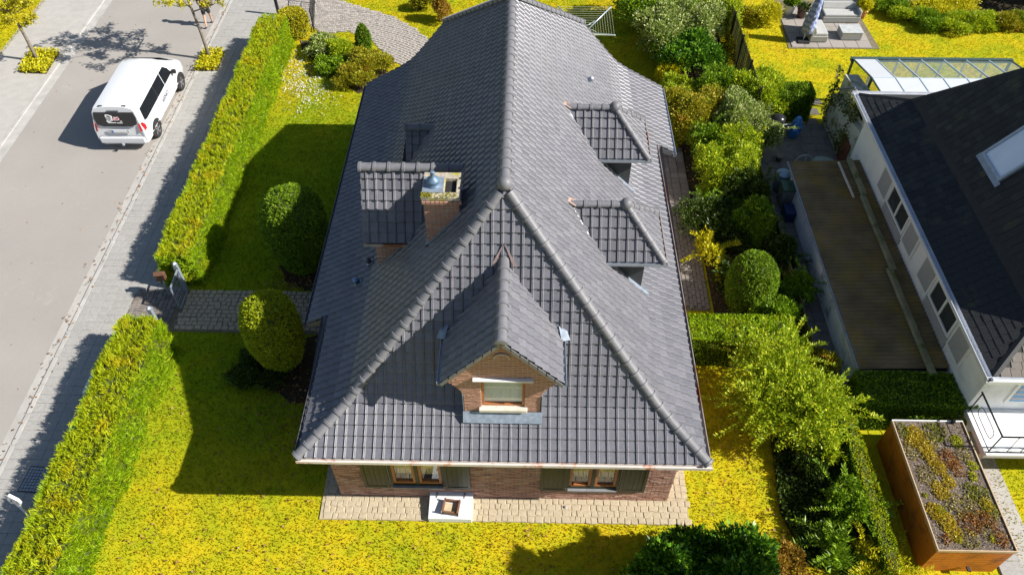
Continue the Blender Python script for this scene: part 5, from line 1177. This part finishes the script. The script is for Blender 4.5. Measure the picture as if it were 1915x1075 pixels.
# lettering on the tailgate and flank
def text(body_,size,M,mat,parent,off=0,name='lettering',ext=.002):
    c=bpy.data.curves.new('text','FONT'); c.body=body_; c.size=size; c.offset=off; c.extrude=ext; c.align_x='LEFT'; c.resolution_u=2
    o=bpy.data.objects.new('text',c); COL.objects.link(o); bpy.context.view_layer.update()
    me=bpy.data.meshes.new_from_object(o.evaluated_get(bpy.context.evaluated_depsgraph_get())); bpy.data.objects.remove(o); me.materials.clear(); me.materials.append(mat); return link(name,me,parent,M)
up=Vector((.17,0,1)).normalized(); ex=Vector((0,-1,0)); nz=ex.cross(up)
def RM(y,z,o): return frame(Vector(rear(y,z,.012+o)),ex,up,nz)
WT=plain('white vinyl',(.85,.85,.85),.5); RT=plain('red vinyl',(.55,.02,.03),.5); BT=plain('black vinyl',(.03,.03,.03),.5)
text('D',.44,RM(.37,1.32,.002),WT,body,.0)
text('RENO',.185,RM(.335,1.39,.009),WT,body,.012); text('RE',.185,RM(.335,1.39,.013),BT,body,-.001); text('NO',.185,RM(.095,1.39,.013),RT,body,-.001)
for ya,yb,z in ((.30,-.0,1.275),(-.03,-.24,1.268),(-.16,-.24,1.335)):
    s=MB(); s.prism([rear(ya,z,.014),rear(yb,z,.014),rear(yb,z+.026,.014),rear(ya,z+.026,.014)],(-.003,0,0)); s.build('lettering_bar',WT,body)
text('RENO',.26,frame(Vector((-.45,-.974,.74)),Vector((1,0,0)),Vector((0,0,1)),Vector((0,-1,0))),plain('grey vinyl',(.10,.10,.12),.5),body,.004)
s=MB()
for k in range(7):
    if k in (1,5): continue
    y=.17-k*.06; s.box((-2.5695,y-.045,.905),(-2.567,y,.972))
# ------------------------------------------------------------------ person walking on the road
SKIN=plain('skin',(.50,.30,.21),.6,0,.05,8); CLB=plain('black cloth',(.02,.021,.025),.9); CLS=plain('dark shorts',(.035,.035,.04),.9); HAIR=plain('brown hair',(.06,.035,.02),.7); SHOE=plain('grey shoe',(.12,.12,.13),.7)
pp=at(393,49); per=thing('person','person in black shirt and dark shorts walking up the road','person',(pp.x,pp.y,0),.25)
def skin(name,V,E,R,mat,parent,root=0,sub=2):
    me=bpy.data.meshes.new(name); me.from_pydata(V,E,[]); me.materials.append(mat); o=link(name,me,parent)
    bm=bmesh.new(); bm.from_mesh(me); ly=bm.verts.layers.skin.verify(); bm.verts.ensure_lookup_table()
    for i,v in enumerate(bm.verts):
        r=R[i]; v[ly].radius=r if isinstance(r,tuple) else (r,r); v[ly].use_root=(i==root)
    bm.to_mesh(me); bm.free(); sk=o.modifiers.new('skin','SKIN'); sk.use_smooth_shade=True; sb=o.modifiers.new('sub','SUBSURF'); sb.levels=sub; sb.render_levels=sub; return o
V=[(0,0,.95),(0,0,1.12),(0,0,1.32),(0,0,1.47),(0,.01,1.56),(0,.02,1.68),(0,.03,1.78),
   (.10,0,.90),(.12,.16,.50),(.12,.22,.10),(.12,.34,.06),
   (-.10,0,.90),(-.12,-.06,.50),(-.13,-.28,.13),(-.13,-.17,.06),
   (.20,0,1.43),(.27,-.08,1.17),(.27,.05,.93),(.26,.10,.84),(-.20,0,1.43),(-.27,.10,1.17),(-.26,.24,.96),(-.25,.30,.88)]
E_=[(0,1),(1,2),(2,3),(3,4),(4,5),(5,6),(0,7),(7,8),(8,9),(9,10),(0,11),(11,12),(12,13),(13,14),(3,15),(15,16),(16,17),(17,18),(3,19),(19,20),(20,21),(21,22)]
R_=[.13,.13,.15,.11,.055,.09,.075,.085,.06,.04,.035,.085,.06,.04,.035,.06,.045,.035,.035,.06,.045,.035,.035]
body_p=skin('body',V,E_,R_,SKIN,per)
skin('shirt',[V[0],V[1],V[2],V[3],(.19,0,1.42),(.25,-.05,1.25),(-.19,0,1.42),(-.25,.06,1.25)],[(0,1),(1,2),(2,3),(3,4),(4,5),(3,6),(6,7)],[(.17,.14),(.165,.14),(.185,.15),.12,.085,.075,.085,.075],CLB,per)
skin('shorts',[(0,0,.98),(.10,0,.90),(.115,.11,.58),(-.10,0,.90),(-.115,-.04,.58)],[(0,1),(1,2),(0,3),(3,4)],[(.165,.14),.115,.095,.115,.095],CLS,per)
for a,b in (((.12,.20,.07),(.12,.36,.05)),((-.13,-.30,.12),(-.13,-.15,.05))): skin('shoe',[a,b],[(0,1)],[.055,.045],SHOE,per)
skin('hair',[(0,.0,1.74),(0,.01,1.81),(0,-.04,1.72)],[(0,1),(0,2)],[.10,.07,.085],HAIR,per)
# ------------------------------------------------------------------ gate, posts and pavement fittings
gt=thing('garden_gate','grey metal garden gate standing open at the end of the path','gate',(-10.47,7.70,0),-PI/2+.03)
GM=plain('gate paint',(.30,.34,.40),.45,.3,.1,6)
s=MB()
for z in (.12,1.12): s.box((0,-.02,z-.02),(.85,.02,z+.02))
for x in (0.02,.83): s.box((x-.02,-.02,.10),(x+.02,.02,1.14))
s.build('gate_frame',GM,gt)
for x in np.linspace(.12,.73,7): s=MB(); s.tube([(x,0,.14),(x,0,1.10)],.009,5); s.build('bar',GM,gt)
for z in (.38,.62,.86): s=MB(); s.tube([(.04,0,z),(.81,0,z)],.008,5); s.build('bar',GM,gt)
for i,(x,y,l) in enumerate(((-10.55,7.78,'square grey gate post carrying the open gate'),(-10.75,5.95,'square grey gate post next to the letter box'))):
    t=thing('gate_post',l,'post',(x,y,0),0,'gate posts'); s=MB(); s.box((-.06,-.06,.03),(.06,.06,1.25)); s.build('shaft',GM,t); s=MB(); s.lathe([(.085,1.25),(.085,1.28),(.03,1.32),(.01,1.33)],4); s.build('cap',GM,t)
lb=thing('letter_box','small brown letter box on the hedge end beside the open gate','letter box',(-11.0,7.50,0),.1)
s=MB(); s.box((-.14,-.10,.85),(.14,.10,1.10)); s.prism([(-.16,-.12,1.10),(.16,-.12,1.10),(.16,0,1.17),(-.16,0,1.17)],(0,.0,.012)); bevel(s.build('case',plain('rust brown paint',(.13,.065,.035),.5,0,.2,8),lb),.01); s=MB(); s.box((-.02,-.02,.03),(.02,.02,.85)); s.build('stake',GM,lb); s=MB(); s.box((-.10,-.104,1.02),(.10,-.101,1.045)); s.build('slot',DARK,lb)
wl2=thing('wall_stub','low concrete wall end with metal strap beside the garden gate','wall',(-10.95,5.75,0))
s=MB(); s.prism([(-.55,-.12,.03),(.30,-.12,.03),(.30,-.12,.62),(.05,-.12,.72),(-.55,-.12,.55)],(0,.2,0)); bevel(s.build('wall_block',KERBM,wl2),.015); s=MB(); s.prism([(.302,-.14,.03),(.34,-.14,.03),(.34,-.14,.66),(.302,-.14,.66)],(0,.24,0)); s.build('strap',ZINC,wl2)
ed=thing('edging_wall','low concrete edging between pavement and hedge','kerb',(-11.5,10,0))
for (a,b) in ((8.0,22.4),(-4.4,5.7)):
    y=a
    while y<b-.2: s=MB(); s.box((-.05+.0,y-10,.03),(.05,min(y+.99,b)-10,.17)); s.build('edging_stone',KERBM,ed); y+=1.0
ca=thing('utility_cabinet','white utility cabinet half hidden in the hedge','cabinet',(-11.62,3.55,0))
s=MB(); s.box((-.16,-.36,.03),(.16,.36,.86)); bevel(s.build('case',plain('cabinet white',(.66,.72,.78),.45),ca),.012); s=MB(); s.prism([(-.20,-.40,.86),(.20,-.40,.86),(.20,-.40,.89),(-.20,-.40,.91)],(0,.8,0)); s.build('lid',WHITE,ca); s=MB(); s.box((-.168,-.30,.12),(-.161,.30,.80)); s.build('door',plain('cabinet door',(.60,.66,.72),.45),ca)
mh=thing('manhole_cover','square ribbed metal manhole cover in the shaded pavement','manhole cover',(-12.55,.95,.05),-.05)
MH=plain('cast iron',(.36,.38,.41),.5,.5,.2,10)
s=MB(); s.box((-.33,-.38,-.03),(.33,.38,.012)); s.build('frame',plain('iron dark',(.05,.055,.06),.6,.4),mh)
for i in range(7):
    for j in range(8): s=MB(); s.box((-.30+i*.087,-.35+j*.089,.0125),(-.30+i*.087+.07,-.35+j*.089+.072,.022)); s.build('stud',MH,mh)
sg=thing('marker_post','white marker post with a pointed head and warning triangle','post',(at(66,972).x,at(66,972).y,0),-.1)
s=MB(); s.box((-.055,-.03,.03),(.055,.03,1.02)); bevel(s.build('post',WHITE,sg),.008)
s=MB(); s.prism([(-.14,-.035,1.0),(.14,-.035,1.0),(.14,-.035,1.18),(0,-.035,1.42),(-.14,-.035,1.18)],(0,.07,0)); hd=s.build('head',WHITE,sg)
s=MB(); s.prism([(-.10,-.037,1.08),(.10,-.037,1.08),(0,-.037,1.26)],(0,-.002,0)); s.build('warning_triangle',BT,hd); s=MB(); s.prism([(-.055,-.0395,1.105),(.055,-.0395,1.105),(0,-.0395,1.205)],(0,-.002,0)); s.build('triangle_field',WT,hd); s=MB(); s.prism([(-.008,-.042,1.12),(.012,-.042,1.12),(.008,-.042,1.18),(-.012,-.042,1.165)],(0,-.001,0)); s.build('triangle_mark',BT,hd)
ig=thing('iron_gate','black wrought iron driveway gate standing open by the golden bush','gate',(at(588,62).x,at(588,62).y,0),math.radians(100))
s=MB()
for z in (.15,.62,1.12): s.tube([(0,0,z),(2.6,0,z)],.018,5)
for x in (0,2.6): s.tube([(x,0,.05),(x,0,1.2)],.03,6)
s.build('gate_frame',IRON,ig)
for x in np.linspace(.2,2.4,12): s=MB(); s.tube([(x,0,.15),(x,0,1.12)],.010,5); s.build('bar',IRON,ig)
gp=thing('iron_post','black iron gate post at the end of the long hedge','post',(at(522,30).x,at(522,30).y,0)); s=MB(); s.box((-.06,-.06,0),(.06,.06,1.3)); s.build('shaft',IRON,gp); s=MB(); s.lathe([(.07,1.3),(.05,1.36),(.01,1.4)],10); s.build('cap',IRON,gp)
# ------------------------------------------------------------------ white hatch and frame on the terrace
ht=thing('cellar_hatch','white sloping cellar hatch on the terrace below the front wall','hatch',(-1.36,.34,0))
s=MB(); s.prism([(-.56,-.37,.04),(-.56,.33,.04),(-.56,.33,.34),(-.56,-.37,.24)],(1.12,0,0)); bevel(s.build('lid',plain('hatch paint',(.74,.75,.77),.4,0,.03,3),ht),.012)
for x in (-.37,.35): s=MB(); s.prism([(x-.03,.30,.35),(x+.03,.30,.35),(x,.14,.325)],(0,0,.012)); s.build('hinge',plain('hinge metal',(.30,.27,.28),.5,.3) if 'hinge metal' not in bpy.data.materials else bpy.data.materials['hinge metal'],ht)
fr_=thing('wooden_frame','small brown wooden box frame with a yellowish lid on the white hatch','frame',(-1.33,.24,.27),-.12)
s=MB(); s.box((-.19,-.15,.02),(.17,.13,.03)); s.build('lid',plain('straw board',(.50,.42,.28),.7),fr_)
FW=plain('frame wood',(.20,.10,.06),.6)
for a,b in (((-.21,-.19,.05),(.21,-.15,.16)),((-.21,.14,.05),(.21,.18,.16)),((-.22,-.15,.05),(-.18,.14,.16)),((.17,-.15,.05),(.21,.14,.16))): s=MB(); s.box(a,b); s.build('rail',FW,fr_)
for x in (-.19,.19):
    for y in (-.17,.16): s=MB(); s.box((x-.02,y-.02,-.02),(x+.02,y+.02,.21)); s.build('leg',FW,fr_)
# ------------------------------------------------------------------ fence between the gardens
FEN=island('fence board',[(0,(.10,.10,.035)),(.5,(.15,.14,.05)),(1,(.20,.18,.075))],.9,.2,((.10,.13,.02),1.2,.5,.7),.2,14)
fe=thing('board_fence','weathered mossy board fence between the border and the garage','fence',(9.05,3.0,0))
y=3.2; bmesh_=MB(); bmesh_.box((-.012,-.07,.03),(.012,.07,.80)); FB=bmesh_.mesh('board',FEN)
while y<16.6: link('board',FB,fe,Matrix.Translation((random.uniform(-.006,.006),y-3.0,random.uniform(-.03,.03)))@Matrix.Rotation(random.uniform(-.02,.02),4,'X')); y+=.148
for y in np.arange(3.3,16.6,1.85): s=MB(); s.box((.02,y-3.05,0),(.10,y-2.95,.85)); s.build('post',FEN,fe)
s=MB(); s.box((.013,.2,.62),(.05,13.6,.69)); s.build('rail',FEN,fe); s=MB(); s.box((.013,.2,.25),(.05,13.6,.33)); s.build('rail',FEN,fe)
rf=thing('reed_fence','tall green-brown reed screen between dark posts at the back','fence',(9.55,17.0,0))
REED=island('reed',[(0,(.12,.12,.03)),(.5,(.19,.18,.05)),(1,(.26,.24,.08))],.9,.2,((.10,.13,.02),1.5,.5,.7))
s=MB()
for y in np.arange(0,9.5,.022): s.obox(Matrix.Translation((random.uniform(-.01,.01),y,.85+random.uniform(-.02,.02)))@Matrix.Rotation(random.uniform(-.015,.015),4,'X'),.006,.009,.83)
tag(s.build('reeds',REED,rf,raw=True),kind='stuff')
for y in np.arange(0,9.6,1.9): s=MB(); s.box((-.06,y-.04,0),(.02,y+.04,1.78)); s.build('post',IRON,rf)
for z in (.3,1.5): s=MB(); s.box((.012,0,z),(.035,9.5,z+.05)); s.build('rail',FEN,rf)
# ------------------------------------------------------------------ clothes dryer
dr=thing('clothes_dryer','rotary clothes dryer with pale arms on the back lawn','clothes dryer',(2.95,21.75,0))
ALU=plain('dryer aluminium',(.55,.62,.68),.35,.5,.05,4); s=MB(); s.tube([(0,0,0),(0,0,1.55)],.028,8); s.build('pole',ALU,dr,True)
tips=[]
for k in range(4):
    a=PI/4+k*PI/2; tip=Vector((1.66*math.cos(a),1.66*math.sin(a),1.82)); tips.append(tip); s=MB(); s.tube([(0,0,1.25),tip],.032,6); s.build('arm',ALU,dr,True); s=MB(); s.tube([(0,0,1.52),tip*.38+Vector((0,0,.86))],.012,5); s.build('strut',ALU,dr,True)
LINE=plain('washing line',(.45,.50,.35),.7); hub=Vector((0,0,1.25))
for j in range(9):
    f=.30+.085*j; s=MB(); P4=[hub.lerp(t,f) for t in tips]; s.tube(P4+[P4[0]],.006,4,False); s.build('line',LINE,dr)
# ------------------------------------------------------------------ neighbour's lounge terrace
lt=sheet('lounge_terrace',LT,.046,JOINT)
cells=[(12.45+i*.60+.28,22.75+j*.60+.28,.59,.59,0,.075) for i in range(6) for j in range(6)]
lay(lt,'terrace_slab',cells,island('lounge slab',[(0,(.32,.285,.26)),(1,(.40,.36,.33))],.85,.3,((.26,.24,.2),1.4,.5,.7),.2,14),'terrace_slabs',jit=.006,round_=.008,zj=.002)
RAT=plain('grey rattan',(.30,.30,.28),.8,0,.15,30,.3); CUS=plain('grey cushion',(.40,.40,.385),.9,0,.06,6)
def seat(label,loc,rz,w,d_,arms,back,L_=False):
    t=thing('lounge_sofa',label,'sofa',(loc[0],loc[1],.075),rz)
    s=MB(); s.box((-w/2,-d_/2,.02),(w/2,d_/2,.30)); bevel(s.build('base',RAT,t),.03)
    s=MB(); s.box((-w/2+.06,-d_/2+.02,.302),(w/2-.06,d_/2-.16,.42)); bevel(s.build('seat_cushion',CUS,t),.04)
    if back: s=MB(); s.prism([(-w/2,d_/2-.15,.302),(-w/2,d_/2-.02,.302),(-w/2,d_/2+.06,.74),(-w/2,d_/2-.06,.74)],(w,0,0)); bevel(s.build('backrest',RAT,t),.03)
    if back: s=MB(); s.prism([(-w/2+.05,d_/2-.28,.425),(-w/2+.05,d_/2-.155,.425),(-w/2+.05,d_/2-.07,.70),(-w/2+.05,d_/2-.17,.70)],(w-.1,0,0)); bevel(s.build('back_cushion',CUS,t),.03)
    for sg_ in arms: s=MB(); s.box((min(sg_*w/2,sg_*(w/2-.14)),-d_/2,.302),(max(sg_*w/2,sg_*(w/2-.14)),d_/2-.16,.60)); bevel(s.build('armrest',RAT,t),.05)
    return t
q=at(1567,40); seat('wide grey rattan sofa facing the viewer on the lounge terrace',(q.x,q.y+.1),0,1.75,.85,(1,),True)
q=at(1527,78); seat('grey rattan chaise at the near left of the lounge terrace',(q.x-.02,q.y+.45),PI/2,1.35,.80,(),True)
q=at(1588,76); t=thing('lounge_table','square grey rattan coffee table on the lounge terrace','table',(q.x,q.y+.22,.075))
s=MB(); s.box((-.46,-.36,.02),(.46,.36,.36)); bevel(s.build('base',RAT,t),.02); s=MB(); s.box((-.47,-.37,.361),(.47,.37,.385)); s.build('table_top',plain('table glass grey',(.46,.47,.46),.25),t)
q=at(1500,80); t=thing('parasol','closed blue parasol leaning over the lounge terrace','parasol',(q.x,q.y,.075))
mP,nt,b=newmat('parasol cloth'); g=nt.nodes.new('ShaderNodeTexCoord'); wv=nt.nodes.new('ShaderNodeTexWave'); wv.inputs['Scale'].default_value=2.2; wv.inputs['Distortion'].default_value=3; wv.bands_direction='DIAGONAL'; nt.links.new(g.outputs['Object'],wv.inputs['Vector']); nt.links.new(ramp(nt,wv.outputs['Fac'],[(.3,(.16,.20,.42)),(.7,(.34,.40,.62))]),b.inputs['Base Color']); b.inputs['Roughness'].default_value=.8
s=MB(); n=16; vs=[]; pr_=[(.05,.35),(.20,.45),(.22,.8),(.19,1.3),(.15,1.8),(.10,2.3),(.04,2.65)]
for r,z in pr_:
    for k in range(n): a=2*PI*k/n; rr=r*(1+.28*(-1)**k); vs.append((rr*math.cos(a+z*.3)+.09*z,rr*math.sin(a+z*.3),z))
s.add(vs,[(i*n+k,i*n+(k+1)%n,(i+1)*n+(k+1)%n,(i+1)*n+k) for i in range(len(pr_)-1) for k in range(n)]); s.build('closed_canopy',mP,t,True)
s=MB(); s.tube([(0,0,0),(.25,0,2.75)],.025,8); s.build('pole',ALU,t); s=MB(); s.box((-.25,-.25,0),(.25,.25,.07)); s.build('base_plate',DARK,t)
def pot(label,loc,r,h,mat,lm,leafn,lh):
    t=thing('plant_pot',label,'pot',(loc[0],loc[1],.03)); s=MB(); s.lathe([(r*.68,0),(r*.9,h*.6),(r,h),(r*1.06,h),(r*1.06,h*.9),(r*.9,h*.88)],16); s.build('pot',mat,t,True); s=MB(); s.lathe([(r*.88,h*.84),(.01,h*.86)],16); s.build('soil',SOIL,t)
    v=sph(leafn); P=v*[r*1.35,r*1.35,lh*.5]*RNG.uniform(.3,1,(leafn,1))+[0,0,h+lh*.45]; leafmesh('plant',P,v+[0,0,.5]+RNG.normal(size=v.shape)*.4,.15,.06,lm,t)
q=at(1472,28); pot('white pot with a leafy plant left of the parasol',(q.x,q.y),.30,.55,WHITE,MID,1500,.7)
q=at(1497,35); pot('brown glazed pot behind the parasol',(q.x,q.y),.26,.50,plain('brown glaze',(.09,.045,.03),.3),DKG,200,.2)
q=at(1608,34); pot('terracotta pot with yellow plant at the sofa end',(q.x,q.y),.27,.42,plain('terracotta',(.40,.16,.06),.8),YELL,900,.6)
q=at(1585,2); t=thing('garden_table','white garden table at the top edge behind the sofa','table',(q.x,q.y+.4,.03)); s=MB(); s.box((-.8,-.4,.70),(.8,.4,.74)); s.build('table_top',WHITE,t)
for x in (-.7,.7):
    for y in (-.3,.3): s=MB(); s.box((x-.03,y-.03,0),(x+.03,y+.03,.70)); s.build('leg',WHITE,t)
# ------------------------------------------------------------------ shaded yard beside the garage
yd=sheet('yard_paving',[(9.15,4.2),(9.97,4.2),(9.97,13.3),(12.44,13.3),(12.44,17.1),(9.25,17.1),(9.15,13)],.044,plain('dirty paving',(.17,.16,.135),.95,0,.3,3,.3))
cells=[(9.50+.42*k-.1,4.5+i*.42,.40,.40,random.uniform(-.03,.03),.062) for i in range(20) for k in range(2)]+[(11.55+.42*i,14.3+.42*j,.40,.40,random.uniform(-.03,.03),.062) for i in range(2) for j in range(6)]+[(9.9+.42*i,13.6+.42*j,.40,.40,random.uniform(-.04,.04),.060) for i in range(3) for j in range(3)]+[(12.0,17.2,.5,.42,.1,.06),(12.2,17.9,.48,.4,.1,.06),(12.45,18.6,.5,.4,.1,.06)]
lay(yd,'yard_slab',cells,CLINK,'yard_slabs',jit=.02,round_=.015)
bb_=thing('barbecue','black kettle barbecue on a trolley in the shaded yard','barbecue',(10.25,16.25,0),.1)
s=MB(); s.lathe([(.05,.62),(.20,.66),(.28,.78),(.29,.84),(.26,.95),(.14,1.03),(.02,1.05)],20); s.build('kettle',plain('black enamel',(.02,.02,.022),.25),bb_,True)
s=MB()
for x,y in ((-.25,-.2),(.25,-.2),(-.25,.2),(.25,.2)): s.tube([(x,y,.04),(x*.8,y*.8,.70)],.015,5)
s.tube([(-.6,-.3,.05),(-.45,-.25,.75),(.45,-.25,.78)],.02,6); s.build('trolley',ALU,bb_); s=MB(); s.box((-.28,-.24,.24),(.28,.24,.27)); s.build('shelf',plain('slat shelf',(.30,.28,.25),.7),bb_); s=MB(); s.box((-.6,.3,.55),(.45,.62,.62)); s.build('side_table',DARK,bb_)
BLB=plain('blue plastic bag',(.03,.18,.55),.3,0,.35,9,0,.6); t=thing('plastic_bag','crumpled blue plastic bag beside the barbecue','bag',(11.0,16.25,0)); s=MB(); n=14; vs=[]
for i in range(9):
    z=.95*i/8; r=.26*math.sin(PI*min(1,.12+.82*i/8))**.6
    for k in range(n): a=2*PI*k/n; q=r*(1+random.uniform(-.18,.18)); vs.append((q*math.cos(a)*.8+.06*z,q*math.sin(a),z))
s.add(vs,[(i*n+k,i*n+(k+1)%n,(i+1)*n+(k+1)%n,(i+1)*n+k) for i in range(8) for k in range(n)]+[tuple(range(n)),tuple(8*n+k for k in range(n))]); s.build('bag',BLB,t)
t=thing('barrel','grey barrel with a pale blue lid in the narrow yard','barrel',(9.80,13.05,0)); s=MB(); s.lathe([(.20,0),(.25,.2),(.26,.5),(.23,.80)],18); s.build('drum',plain('barrel grey',(.12,.16,.20),.5),t,True); s=MB(); s.lathe([(.26,.80),(.27,.84),(.24,.87),(.02,.88)],18); s.build('lid',plain('lid blue',(.30,.40,.52),.45),t,True)
t=thing('wheelie_bin','grey bin with a dark green lid in the narrow yard','bin',(9.80,12.30,0)); s=MB(); s.prism([(-.20,-.24,.05),(.20,-.24,.05),(.25,-.28,.85),(-.25,-.28,.85)],(0,.5,0)); s.build('tub',plain('bin grey',(.20,.20,.19),.6),t); s=MB(); s.prism([(-.27,-.30,.85),(.27,-.30,.85),(.25,-.30,.92),(-.25,-.30,.94)],(0,.56,0)); bevel(s.build('lid',plain('bin green',(.05,.10,.06),.5),t),.015)
t=thing('storage_crate','dark blue storage crate against the garage wall','crate',(9.78,11.55,0)); s=MB(); s.box((-.17,-.26,.05),(.17,.26,.45)); bevel(s.build('tub',plain('crate blue',(.015,.03,.09),.4),t),.02); s=MB(); s.box((-.18,-.27,.45),(.18,.27,.49)); bevel(s.build('rim',plain('crate rim',(.02,.04,.12),.4),t),.01)
t=thing('garden_table','round pale green garden table behind the garage','table',(11.45,13.75,0)); s=MB(); s.lathe([(.45,.68),(.46,.70),(.45,.72),(.02,.72)],26); s.build('table_top',plain('pale green top',(.22,.30,.24),.5),t); s=MB(); s.tube([(0,0,.02),(0,0,.68)],.03,8); s.build('leg',ALU,t)
t=thing('hose_hoop','pale hoop of garden hose leaning behind the garage','hose',(10.72,13.75,0)); s=MB(); s.tube([(.40*math.cos(2*PI*k/20),.12*math.sin(2*PI*k/20),.62+.40*math.sin(2*PI*k/20)) for k in range(21)],.02,6,False); s.build('hose',plain('hose grey',(.35,.36,.36),.5),t,True); s=MB(); s.tube([(0,.05,.05),(0,.05,1.06)],.015,6); s.build('stake',ALU,t)
t=thing('terracotta_pot','small clay pot standing in the yard','pot',(10.15,14.75,0)); s=MB(); s.lathe([(.10,.02),(.15,.24),(.165,.25),(.165,.29),(.13,.29)],14); s.build('pot',plain('old clay',(.22,.18,.13),.9),t,True); s=MB(); s.lathe([(.13,.26),(.01,.27)],14); s.build('soil',SOIL,t)
# path below the balcony
bp=sheet('balcony_path',[(12.3,-3),(13.4,-3),(13.4,2.85),(12.3,2.85)],.046,CONC)
lay(bp,'path_slab',[(12.62,-2.6+i*.52,.6,.5,0,.07) for i in range(10)],SLAB,'path_slabs',jit=.01,round_=.01)
